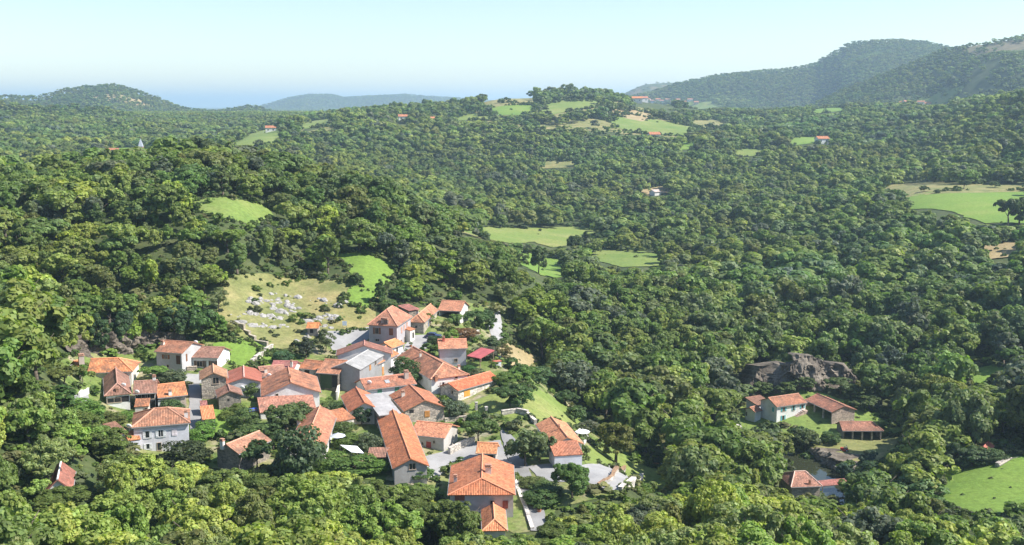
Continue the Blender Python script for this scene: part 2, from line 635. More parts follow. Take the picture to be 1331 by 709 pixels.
M = dict(
    roof=mat_roof(), fibre=mat_sheet('fibre_cement_sheet', 0.18, 0.85), metal=mat_sheet('painted_metal_sheet', 0.3, 0.5),
    render=mat_render(), stone=mat_stone(), plain=mat_plain('painted_wood', 0.65), glass=mat_glass(),
    dark=mat_plain('old_dark_wood', 0.9), white=mat_plain('white_paint', 0.5, 2.0, 0.92, 1.05), cloth=mat_plain('canvas', 0.9, 3.0, 0.95, 1.05),
    car=mat_plain('car_paint', 0.3, 1.0, 0.95, 1.05, 0.0, 0.6), rubber=mat_plain('rubber', 0.9),
    asphalt=mat_paving('asphalt', (0.20, 0.195, 0.19), (0.30, 0.295, 0.29)),
    pale=mat_paving('pale_gravel', (0.25, 0.243, 0.24), (0.36, 0.352, 0.345)),
    kerb=mat_paving('kerb_stone', (0.38, 0.37, 0.35), (0.5, 0.49, 0.46)),
    forest_floor=mat_grass('forest_floor', [(0.3, (0.035, 0.05, 0.018)), (0.5, (0.06, 0.085, 0.028)), (0.7, (0.10, 0.11, 0.045))], 0.08, 0.8),
    vivid=mat_grass('vivid_grass', [(0.3, (0.115, 0.21, 0.034)), (0.55, (0.15, 0.245, 0.04)), (0.72, (0.205, 0.265, 0.065))], 0.03, 1.0),
    meadow=mat_grass('meadow_grass', [(0.3, (0.125, 0.195, 0.04)), (0.5, (0.165, 0.225, 0.052)), (0.7, (0.24, 0.26, 0.085))], 0.035, 0.9),
    dry=mat_grass('dry_pasture', [(0.30, (0.12, 0.145, 0.045)), (0.48, (0.20, 0.205, 0.075)), (0.70, (0.32, 0.275, 0.125))], 0.09, 1.0),
    tan=mat_grass('dry_tan_ground', [(0.3, (0.27, 0.215, 0.11)), (0.6, (0.36, 0.285, 0.15))], 0.05, 1.0),
    lime=mat_rock('pale_limestone', (0.20, 0.19, 0.175), (0.38, 0.36, 0.335), (0.54, 0.515, 0.485), 0.9),
    cliff=mat_rock('grey_cliff', (0.055, 0.046, 0.036), (0.145, 0.12, 0.094), (0.27, 0.23, 0.18), 0.22, True),
    bark=mat_plain('bark', 0.95, 3.0, 0.6, 1.2), leaf=mat_leaf('leaves'), water=mat_water(),
)


# ------------------------------------------------------------------ ground: one sheet out to the horizon
def build_ground():
    azs = np.concatenate([np.radians(np.arange(-180, -36, 6.0)), np.radians(np.arange(-36, 36.01, 0.15)), np.radians(np.arange(42, 180.1, 6.0))])
    rs = np.concatenate([np.geomspace(2.0, 100, 30), np.geomspace(101, 330, 150), np.geomspace(335, 1200, 110), np.geomspace(1220, 9000, 120), np.geomspace(9300, 34000, 14)])
    A, R = np.meshgrid(azs, rs, indexing='ij')
    X, Y = R * np.sin(A), R * np.cos(A)
    Z = H(X, Y)
    V = np.stack([X, Y, Z], -1).reshape(-1, 3)
    na, nr = A.shape
    i, j = np.meshgrid(np.arange(na - 1), np.arange(nr - 1), indexing='ij')
    a = (i * nr + j).ravel()
    F = np.stack([a, a + nr, a + nr + 1, a + 1], -1)
    # close the little hole under the tripod
    V = np.vstack([V, [[0, 0, h1(0, 0.1)]]])
    me = mesh_np('ground', V, F, M['forest_floor'], True)
    o = link_mesh('ground', me)
    tag(o, kind='structure')
    return azs, rs, Z


def drape(name, poly_xy, mat, off=0.06, step=None, kind='structure', zfix=None):
    """a sheet of ground cover laid on the terrain, outline given in world metres"""
    P = np.asarray(poly_xy)[:, :2]
    lo, hi = P.min(0), P.max(0)
    size = max(hi - lo)
    step = step or max(size / 28, 0.8)
    # refine the outline and give it a slightly uneven edge
    out = []
    n = len(P)
    for k in range(n):
        a, b = P[k], P[(k + 1) % n]
        L = np.linalg.norm(b - a)
        m = max(1, int(L / step))
        for q in range(m):
            out.append(a + (b - a) * q / m)
    out = np.array(out)
    wob = step * (0.25 if step < 4 else 0.6)
    out += np.stack([vnoise(out[:, 0] / step * .8, out[:, 1] / step * .8, 3), vnoise(out[:, 0] / step * .8, out[:, 1] / step * .8, 5)], -1) * wob * 1.5
    gx, gy = np.meshgrid(np.arange(lo[0], hi[0], step), np.arange(lo[1], hi[1], step))
    G = np.stack([gx.ravel(), gy.ravel()], -1)
    ins = inside(G[:, 0], G[:, 1], out)
    G = G[ins]
    vs = [Vector(p) for p in out] + [Vector(p) for p in G]
    ed = [(k, (k + 1) % len(out)) for k in range(len(out))]
    ov, _, of = delaunay_2d_cdt(vs, ed, [], 1, 1e-4)[:3]
    V = np.array([[v.x, v.y] for v in ov])
    z = H(V[:, 0], V[:, 1]) + off if zfix is None else np.full(len(V), zfix)
    F = []
    for f in of:
        a, b, c = (V[f[0]], V[f[1]], V[f[2]])
        F.append(tuple(f) if (b[0] - a[0]) * (c[1] - a[1]) - (b[1] - a[1]) * (c[0] - a[0]) > 0 else tuple(f)[::-1])
    me = mesh_np(name, np.column_stack([V, z]), F, mat, True)
    o = link_mesh(name, me)
    tag(o, kind=kind)
    return o


def inside(x, y, poly):
    poly = np.asarray(poly)
    res = np.zeros(len(x), bool)
    n = len(poly)
    j = n - 1
    for i in range(n):
        xi, yi = poly[i][0], poly[i][1]
        xj, yj = poly[j][0], poly[j][1]
        c = ((yi > y) != (yj > y)) & (x < (xj - xi) * (y - yi) / (yj - yi + 1e-12) + xi)
        res ^= c
        j = i
    return res


GA, GR, GZ = build_ground()

EDGES = []
CLEAR = []     # (outline in photograph pixels, nearest, farthest): no wild tree may stand in or hide these


def cover(name, px_poly, mat, off=0.06, rmin=60, clear=True, step=None):
    w = hits(px_poly, rmin)
    rr = [math.hypot(p[0], p[1]) for p in w]
    if off is None:
        off = 0.12 + 0.0003 * max(rr)
    q = np.array([p[:2] for p in w]); c = q.mean(0)
    n = len(q)
    grow = 1.5 + 0.011 * max(0, max(rr) - 380)
    if clear:                                   # grass runs on under the outer branches of the trees around
        area = sum(q[k][0] * q[(k + 1) % n][1] - q[(k + 1) % n][0] * q[k][1] for k in range(n))
        e = np.roll(q, -1, 0) - np.roll(q, 1, 0); e /= np.linalg.norm(e, axis=1)[:, None] + 1e-9
        q = q + np.stack([e[:, 1], -e[:, 0]], -1) * (grow if area > 0 else -grow)
    EDGES.append((q, float(np.mean(rr)), clear))
    o = drape(name, q, mat, off, step)
    if clear:
        CLEAR.append((px_poly, min(rr) * 0.55, max(rr) * 1.03))
    return o


# open hilltops under their scattered trees
def open_ground(name, px_poly, mat, rmin):
    w = hits(px_poly, rmin)
    drape(name, w, mat, 0.22, None)


# meadows and fields
open_ground('hilltop_pasture', [(575, 165), (600, 140), (640, 131), (690, 127), (720, 126.5), (785, 128.5), (840, 142), (890, 158), (905, 172), (870, 182), (790, 172), (700, 168), (630, 172)], M['dry'], 1000)
open_ground('ridge_pasture', [(300, 192), (330, 172), (380, 162), (436, 154), (436, 166), (390, 178), (330, 198)], M['dry'], 800)
cover('hillside_meadow', [(245, 263), (275, 259), (312, 262), (347, 270), (352, 281), (325, 290), (290, 286), (270, 276)], M['meadow'], 0.15, 250)
cover('meadow_strip', [(440, 329), (472, 332), (503, 343), (510, 356), (492, 372), (474, 398), (452, 396), (466, 362)], M['vivid'], 0.15, 240)
cover('rocky_pasture', [(300, 366), (350, 360), (400, 365), (455, 370), (486, 388), (478, 425), (440, 430), (418, 432), (392, 448), (350, 453), (318, 445), (286, 442), (290, 410)], M['dry'], 0.10)
cover('grass_bank', [(284, 449), (315, 444), (350, 452), (340, 466), (322, 478), (300, 470)], M['vivid'], 0.2)
cover('grass_plot', [(336, 480), (353, 458), (366, 463), (372, 470), (350, 480)], M['vivid'], 0.14)
cover('garden_lawn', [(606, 533), (625, 522), (655, 514), (690, 510), (722, 520), (745, 535), (768, 548), (752, 556), (715, 552), (690, 545), (640, 540)], M['meadow'], 0.12)
cover('small_lawn', [(280, 533), (306, 537), (314, 558), (300, 574), (284, 566)], M['vivid'], 0.12)
cover('grass_terrace', [(762, 588), (790, 585), (815, 594), (845, 610), (872, 628), (868, 636), (835, 630), (800, 612), (770, 604)], M['meadow'], 0.12)
cover('dry_garden', [(644, 453), (668, 452), (695, 462), (690, 480), (660, 478)], M['tan'], 0.12)
open_ground('heath', [(1240, 64), (1262, 59), (1300, 53), (1340, 50), (1345, 62), (1310, 70), (1280, 74)], mat_grass('brown_heath', [(0.3, (0.10, 0.105, 0.045)), (0.6, (0.17, 0.14, 0.08))], 0.01, 0.08), 2000)
open_ground('heath', [(815, 121), (836, 112), (860, 110), (885, 110), (880, 120), (850, 126)], bpy.data.materials['brown_heath'], 3000)
open_ground('scree', [(115, 125), (150, 122), (185, 131), (200, 139), (165, 136), (130, 131)], M['tan'], 2300)
cover('valley_meadow', [(604, 302), (640, 297), (700, 299), (760, 295), (778, 304), (752, 316), (714, 320), (690, 313), (640, 312)], M['meadow'], None, 400)
cover('valley_meadow', [(664, 325), (690, 332), (727, 338), (730, 358), (708, 360), (684, 346)], M['vivid'], None, 380)
cover('valley_meadow', [(772, 324), (815, 327), (853, 331), (850, 346), (815, 347), (780, 338)], M['meadow'], None, 380)
cover('green_field', [(1182, 256), (1240, 250), (1340, 247), (1350, 292), (1290, 289), (1240, 272), (1190, 270)], M['vivid'], None, 400)
cover('pale_pasture', [(1145, 240), (1200, 239), (1265, 242), (1345, 241), (1345, 247.5), (1240, 250.5), (1182, 256)], M['dry'], None, 450)
cover('bare_ground', [(1288, 318), (1310, 316), (1316, 334), (1290, 338)], M['tan'], 0.5, 350)
cover('farm_meadow', [(1056, 588), (1090, 572), (1140, 567), (1170, 570), (1155, 585), (1122, 603), (1088, 610), (1066, 600)], M['dry'], 0.1, 200)
cover('gravel_bank', [(1052, 588), (1064, 585), (1088, 596), (1090, 606), (1072, 603)], M['pale'], 0.16, 200, False)
cover('lower_field', [(1228, 622), (1262, 606), (1300, 599), (1350, 596), (1470, 600), (1470, 662), (1290, 667), (1248, 667), (1230, 648)], M['vivid'], 0.12, 180)  # unseen right part added so out-of-view trees cast no shadow on the field
cover('meadow_clearing', [(1258, 483), (1290, 478), (1318, 482), (1312, 497), (1272, 497)], M['vivid'], 0.2, 240)
for pl, mt in (
        ([(596, 156), (612, 149), (630, 150), (634, 156)], 'meadow'), ([(636, 150), (646, 141), (688, 138), (694, 143), (672, 149)], 'vivid'),
        ([(628, 129), (690, 125), (694, 132), (634, 137)], 'dry'),
        ([(706, 141), (724, 133), (770, 131), (778, 135), (752, 141), (712, 149)], 'meadow'),
        ([(800, 157), (826, 151), (870, 160), (896, 166), (884, 177), (826, 172)], 'meadow'),
        ([(792, 148), (830, 146), (850, 150), (820, 156)], 'tan'),
        ([(304, 190), (322, 176), (345, 168), (362, 168), (358, 180), (330, 190)], 'meadow'),
        ([(390, 163), (412, 157), (432, 155), (430, 163), (395, 170)], 'meadow'),
        ([(512, 158), (520, 150), (530, 152), (526, 162)], 'meadow'),
        ([(896, 158), (930, 158), (946, 164), (910, 168)], 'dry'),
        ([(1026, 184), (1050, 179), (1082, 180), (1076, 187), (1034, 188)], 'vivid'),
        ([(958, 196), (985, 194), (990, 201), (962, 204)], 'meadow'),
        ([(706, 212), (742, 211), (746, 217), (710, 218)], 'dry'),
        ([(838, 247), (862, 243), (868, 249), (846, 254)], 'tan'),
        ([(136, 197), (160, 193), (184, 192), (186, 201), (152, 204)], 'vivid'),
        ([(880, 134), (920, 132), (935, 138), (900, 143)], 'meadow'),
        ([(1058, 143), (1082, 137), (1098, 138), (1090, 145), (1064, 148)], 'vivid'),
        ([(1196, 131), (1215, 128), (1238, 130), (1230, 135), (1200, 136)], 'meadow'),
        ([(890, 186), (902, 185), (900, 195), (888, 195)], 'vivid'),
        ([(600, 300), (614, 299), (618, 308), (602, 306)], 'dry')):
    cover('far_field', pl, M[mt], None, 480)

# paved ground
cover('car_park', [(417, 432), (440, 431), (479, 426), (487, 438), (470, 446), (450, 455), (436, 459), (426, 448)], M['pale'], 0.17, 60, False)
cover('village_square', [(533, 437), (556, 436), (570, 441), (567, 450), (548, 456), (532, 466), (512, 488), (498, 491), (512, 470), (524, 455)], M['pale'], 0.17, 60, False)
cover('courtyard', [(553, 594), (576, 588), (602, 578), (650, 573), (660, 598), (664, 608), (640, 606), (612, 598), (590, 604), (570, 622), (552, 622)], M['pale'], 0.17, 60, False)
cover('street', [(651, 560), (662, 560), (672, 580), (686, 608), (699, 640), (714, 692), (690, 692), (678, 655), (668, 625), (660, 600)], M['asphalt'], 0.22, 60, False)
cover('gravel_terrace', [(686, 607), (720, 604), (745, 610), (775, 604), (800, 610), (830, 628), (806, 640), (780, 636), (745, 628), (705, 626)], M['pale'], 0.17, 60, False)
cover('side_street', [(84, 517), (113, 509), (120, 530), (104, 528)], M['asphalt'], 0.17, 60, False)
cover('alley', [(244, 486), (259, 488), (262, 520), (264, 575), (250, 580), (246, 530)], M['asphalt'], 0.17, 60, False)
cover('garden_path', [(634, 412), (650, 404), (652, 420), (654, 440), (642, 446), (636, 430)], M['pale'], 0.17, 60, False)

VILLAGE = [(78, 474), (97, 462), (120, 456), (200, 449), (284, 444), (300, 364), (350, 358), (440, 368), (490, 388), (530, 398), (560, 386), (608, 388), (640, 402), (650, 420), (648, 450),
           (690, 455), (700, 480), (722, 512), (770, 540), (845, 600), (874, 632), (840, 642), (800, 640), (760, 650), (722, 660), (712, 690), (672, 694), (640, 680), (600, 655),
           (560, 622), (505, 615), (470, 612), (440, 604), (400, 610), (350, 612), (300, 606), (268, 596), (210, 586), (165, 574), (158, 560), (146, 545), (118, 532), (88, 522)]
CLEAR.append((VILLAGE, 120, 320))
CLEAR.append(([(962, 524), (985, 522), (1005, 510), (1050, 505), (1072, 508), (1110, 525), (1160, 545), (1170, 566), (1090, 606), (1075, 600), (1052, 560), (1000, 552), (966, 550)], 170, 310))
CLEAR.append(([(978, 470), (1040, 462), (1110, 470), (1112, 505), (1060, 512), (980, 515)], 230, 335))
CLEAR.append(([(1036, 590), (1052, 584), (1075, 604), (1090, 625), (1106, 632), (1122, 640), (1120, 650), (1100, 645), (1030, 638), (1026, 610)], 150, 262))
CLEAR.append(([(60, 612), (98, 610), (98, 640), (66, 650)], 100, 170))
CLEAR.append(([(1266, 571), (1296, 571), (1298, 590), (1270, 590)], 180, 270))
CLEAR.append(([(60, 228), (105, 218), (170, 205), (172, 214), (110, 227), (66, 234)], 500, 960))
CLEAR.append(([(176, 192), (190, 192), (190, 208), (176, 208)], 500, 1030))
CLEAR.append(([(822, 125), (880, 124), (912, 130), (905, 141), (830, 140)], 900, 1900))

# river
_c = np.array(RIVER)
_t = np.gradient(_c, axis=0); _t /= np.linalg.norm(_t, axis=1)[:, None]
_nn = np.stack([-_t[:, 1], _t[:, 0]], -1)
_bz = H(_c[:, 0], _c[:, 1])
_W = 6.2
_bank = np.vstack([_c + _nn * _W, (_c - _nn * _W)[::-1]])
_zw = float(_bz[3]) + 1.1
drape('river', _bank, M['water'], 0, 2.0, zfix=_zw)

# ------------------------------------------------------------------ trees
def crown_mesh(name, seed, n_clump, n_leaf, leaf, R=4.0, z0=2.6, z1=10.0, kind='broad', inner=0.12, rough=0.34, lv=0.12, lobes=0, crad=1.0):
    """a crown of leaf-sized faces gathered in clumps; 10 m tall, about 8 m across"""
    g = np.random.default_rng(seed)
    zc = (z0 + z1) / 2; hz = (z1 - z0) / 2
    C = []; rc = []
    k = 0
    sub = None
    if lobes:                                     # several leaders: an uneven outline with bays between them
        a0 = g.uniform(0, 6.28)
        sub = [np.array([math.cos(a0 + q * 6.283 / lobes) * R * .48, math.sin(a0 + q * 6.283 / lobes) * R * .48, g.uniform(-.28, .30) * hz]) for q in range(lobes)] + [np.array([0, 0, .22 * hz])]
    while len(C) < n_clump:
        k += 1
        d = g.normal(size=3); d /= np.linalg.norm(d)
        if d[2] < -0.8: continue
        f = g.uniform(0.45, 0.86) if kind != 'open' else g.uniform(0.35, 1.0)
        if kind == 'cone':
            t = g.uniform(0, 1) ** 1.4
            rr = R * (1 - t) * g.uniform(.5, .9) + .15
            a = g.uniform(0, 2 * math.pi)
            C.append((rr * math.cos(a), rr * math.sin(a), z0 + t * (z1 - z0) * .96)); rc.append(R * (.34 * (1 - t) + .10) * g.uniform(.8, 1.2)); continue
        lob = 1 + 0.22 * math.sin(3 * math.atan2(d[1], d[0]) + seed) * (1 - abs(d[2]))
        p = d * np.array([R * lob, R * lob, hz]) * f + np.array([0, 0, zc])
        if sub is not None:
            p = np.array([0, 0, zc]) + sub[len(C) % len(sub)] + d * np.array([R * .5, R * .5, hz * .58]) * f
        if kind == 'weep': p[2] -= 0.6
        C.append(p); rc.append(R * g.uniform(0.22, 0.42) * crad * (1.0 if kind != 'open' else 0.8))
    C = np.array(C); rc = np.array(rc)
    cv = g.uniform(0.78, 1.24, n_clump)
    wgt = rc ** 2; wgt /= wgt.sum()
    idx = g.choice(n_clump, n_leaf, p=wgt)
    d = g.normal(size=(n_leaf, 3)); d /= np.linalg.norm(d, axis=1)[:, None]
    out = C[idx] - np.array([0, 0, zc - 0.5]); out /= np.linalg.norm(out, axis=1)[:, None] + 1e-6
    bad = (d * out).sum(1) < -0.25
    d[bad] = -d[bad]
    low = d[:, 2] < -0.5
    d[low, 2] *= -0.6
    fr = g.uniform(0.72, 1.06, n_leaf)
    inn = g.random(n_leaf) < inner
    fr[inn] = g.uniform(0.1, 0.7, inn.sum())
    p = C[idx] + d * (rc[idx] * fr)[:, None] * np.array([1, 1, 0.86])
    nrm = d * 0.9 + g.normal(size=(n_leaf, 3)) * rough + np.array([0, 0, 0.22])
    nrm /= np.linalg.norm(nrm, axis=1)[:, None]
    t = np.cross(nrm, g.normal(size=(n_leaf, 3))); t /= np.linalg.norm(t, axis=1)[:, None]
    b = np.cross(nrm, t)
    s = leaf * g.uniform(0.65, 1.35, n_leaf)
    s1 = (s * g.uniform(0.55, 0.9, n_leaf))[:, None]
    s = s[:, None]
    bend = nrm * s * 0.18
    q = np.stack([p - t * s, p - b * s1 + bend, p + t * s, p + b * s1 + bend], 1)
    V = q.reshape(-1, 3)
    F = np.arange(n_leaf * 4).reshape(-1, 4)
    me = mesh_np(name, V, F, M['leaf'])
    var = np.clip(cv[idx] * g.normal(1.0, lv, n_leaf), 0.45, 1.7)
    hue = g.normal(0, 0.05, n_leaf)
    col = np.stack([var * (1 + hue), var, var * (1 - hue), np.ones(n_leaf)], -1)
    at = me.color_attributes.new('leafvar', 'FLOAT_COLOR', 'CORNER')
    at.data.foreach_set('color', np.repeat(col, 4, axis=0).astype(np.float32).ravel())
    return me


def trunk_mesh(name, seed, h=6.5, r=0.24, spread=2.6, limbs=5):
    g = random.Random(seed)
    mb = MB()
    p = Vector((0, 0, -0.8)); rad = r * 1.25
    segs = 4
    for k in range(segs):
        q = Vector((g.uniform(-.2, .2), g.uniform(-.2, .2), h * (k + 1) / segs))
        r2 = r * (1 - 0.2 * (k + 1)) + .03
        mb.tube(p, q, rad, r2, 7)
        p, rad = q, r2
    for k in range(limbs):
        a = 2 * math.pi * k / limbs + g.uniform(-.3, .3)
        z = h * g.uniform(0.38, 0.75)
        s = Vector((0, 0, z)); e = s + Vector((math.cos(a) * spread * .55, math.sin(a) * spread * .55, h * .22))
        e2 = e + Vector((math.cos(a + .3) * spread * .5, math.sin(a + .3) * spread * .5, h * .25))
        mb.tube(s, e, r * .5, r * .3, 5); mb.tube(e, e2, r * .3, r * .1, 5)
    return mesh_np(name, np.array(mb.v), mb.f, M['bark'], True)


CROWN = {}
for k in range(3): CROWN['fine', k] = crown_mesh('crown', 11 + k, [120, 95, 150][k], 10000, 0.19, R=[4.0, 3.7, 4.3][k], z0=1.8, rough=.36, lv=.13, lobes=[3, 0, 5][k], crad=.52)
for k in range(7): CROWN['near', k] = crown_mesh('crown', 30 + k, [58, 48, 80, 66, 40, 70, 62][k], 2800, 0.33, R=[4.0, 4.2, 3.8, 2.9, 4.3, 4.1, 3.2][k], z0=[1.8, 2.2, 1.5, 0.8, 2.0, 1.4, .6][k], lobes=[0, 3, 4, 0, 3, 5, 2][k], crad=.68)
CROWN['dense', 0] = crown_mesh('crown', 41, 60, 3600, 0.28, z0=0.6)
CROWN['open', 0] = crown_mesh('crown', 42, 30, 1300, 0.30, z0=2.6, kind='open')
CROWN['cone', 0] = crown_mesh('crown', 43, 60, 2400, 0.32, R=2.4, z0=0.8, kind='cone')
CROWN['shrub', 0] = crown_mesh('foliage', 44, 22, 1000, 0.62, R=4.6, z0=-1.5, z1=9.5)
CROWN['shrub', 1] = crown_mesh('foliage', 45, 16, 800, 0.66, R=5.0, z0=-2.0, z1=8.5)
for k in range(5): CROWN['mid', k] = crown_mesh('crown', 50 + k, [16, 22, 12, 18, 20][k], 900, 0.58, R=[4.0, 4.3, 3.7, 4.2, 3.0][k], z0=0.6, inner=.03, rough=.24, lv=.08, lobes=[0, 3, 0, 4, 2][k])
for k in range(3): CROWN['far', k] = crown_mesh('crown', 60 + k, [9, 12, 7][k], 300, 1.0, z0=0.2, inner=0, rough=.22, lv=.08)
TRUNK = [trunk_mesh('trunk', 70 + k) for k in range(3)]

GREENS = np.array([(.125, .175, .050), (.150, .196, .056), (.098, .148, .050), (.170, .210, .060), (.122, .160, .072), (.108, .170, .046)])


def tint_for(x, y, r, az, g):
    c = GREENS[g.integers(len(GREENS))] * g.uniform(0.98, 1.42) * np.array([1.12, 1.07, .93])
    if r < 182:                                   # young bright trees on the slope under the viewer
        c = c * np.array([1.48, 1.40, 1.28])
    elif r < 345 and az < 0.05 and g.random() < .35:
        c = c * np.array([1.3, 1.25, 0.9])
    if g.random() < 0.07: c = np.array([.17, .19, .06]) * g.uniform(.8, 1.1)
    if g.random() < 0.05: c = np.array([.13, .155, .095]) * g.uniform(.9, 1.1)
    return c


# where the wild trees stand
def scatter():
    g = np.random.default_rng(3)
    P = []
    r = 104.0
    while r < 8300:
        s = 6.6 + r * 0.0019 + np.clip((r - 380) / 150, 0, 1) * 1.6
        if r < 190: s *= .84
        if r > 1600: s = min(s, 11.0)
        if r > 4300: s = 19
        azlo, azhi = math.radians(-31), math.radians(31.5)
        if r > 5200: azlo, azhi = cp(300, 130, 1)[0], cp(790, 130, 1)[0]
        n = int((azhi - azlo) * r / s)
        a = azlo + (np.arange(n) + g.uniform(0, 1, n)) * s / r
        rr = r + g.uniform(-.5, .5, n) * s
        P.append(np.stack([a, rr], -1))
        r += s * 0.92
        if r > 5000 and r < 6000: r = 6000
    P = np.vstack(P)
    az, r = P[:, 0], P[:, 1]
    x, y = r * np.sin(az), r * np.cos(az)
    z = H(x, y)
    h = np.clip(g.normal(10.5, 2.4, len(r)), 5.5, 16)
    h *= 1.0 + 0.5 * vnoise(x / 38, y / 38, 21) + 0.35 * vnoise(x / 110, y / 110, 22) + np.where(r > 1600, 0.12, 0)
    h = np.where(r > 1600, 8.5 + (h - 10.5) * .25, h)
    h = np.where(r < 185, h * 0.85, h)
    h = np.where((az > 0.05) & (r > 210) & (r < 420), h * 1.18, h)
    w = np.clip(h / 10 * g.uniform(0.70, 1.28, len(r)), .5, 1.7)
    w = w * np.where(r > 400, 1.28, np.where(r > 185, 1.12, 1.0))
    w = np.where(r > 1000, np.maximum(w, (6 + r * .0016) / 7.6), w)
    keep = np.ones(len(r), bool)
    # clearings
    for poly, r0, r1 in CLEAR:
        pb = np.asarray(poly, float)
        c = (r > r0) & (r < r1) & keep
        if not c.any(): continue
        i = np.nonzero(c)[0]
        def hidden(ii, hh, ww):
            bad = np.zeros(len(ii), bool)
            for f in (0.0, 0.35, 0.65, 0.9):
                px, py, _ = project(x[ii], y[ii], z[ii] + hh * f)
                bad |= inside(px, py, pb)
                if f > .3:
                    dpx = ww * 3.2 * FOC / r[ii]
                    bad |= inside(px - dpx, py, pb) | inside(px + dpx, py, pb)
            return bad
        bad = hidden(i, h[i], w[i])
        for q in (0.72, 0.5, 0.36):                 # smaller growth stands where a tall tree would hide the clearing
            j = i[bad]
            if len(j) == 0: break
            ok = ~hidden(j, h[j] * q, w[j] * (q ** .6)) & (h[j] * q > 2.6)
            jj = j[ok]
            h[jj] *= q; w[jj] *= q ** .6
            nb = bad.copy(); nb[np.nonzero(bad)[0][ok]] = False; bad = nb
        keep[i[bad]] = False
    # open hilltops and rocky slopes thin out
    px, py, _ = project(x, y, z)
    thin = np.zeros(len(r))
    thin = np.where((r > 1100) & (r < 1560) & (px > 560) & (px < 960) & (py < 185), 0.50 + 1.4 * vnoise(x / 55, y / 45, 31), thin)
    thin = np.where((r > 1600) & (r < 2100) & (px > 800) & (px < 1300), 0.35 + vnoise(x / 90, y / 90, 33), thin)
    thin = np.where((r > 2150) & (r < 2320) & (px > 1240) & (py < 74), 0.55 + 1.2 * vnoise(x / 60, y / 60, 37), thin)
    thin = np.where((r > 2500) & (r < 3050) & (px < 260), 0.25 + 1.3 * vnoise(x / 130, y / 130, 35), thin)
    thin = np.where((r > 3800) & (r < 4700), 0.9, thin)
    thin = np.where((r > 850) & (r < 1160) & (px > 300) & (px < 440), 0.4, thin)
    keep &= g.random(len(r)) > thin
    # seen from the camera at all?
    azg = GA; 
    zz = GZ + np.where(GR > 95, 4.0, 0)[None, :]
    el = (zz - CAMZ) / GR[None, :]
    cm = np.maximum.accumulate(el, axis=1)
    ia = np.clip(np.searchsorted(azg, az), 0, len(azg) - 1)
    ir = np.clip(np.searchsorted(GR, r - np.maximum(14, r * .02)) - 1, 0, len(GR) - 1)
    top = (z + h - CAMZ) / r
    keep &= top > cm[ia, ir] - 2.0 / r
    keep &= (z + h - CAMZ) / r > -0.52
    k = np.nonzero(keep)[0]
    return [v[k] for v in (x, y, z, h, w, r, az)]


WX, WY, WZ, WH, WW, WR, WA = scatter()

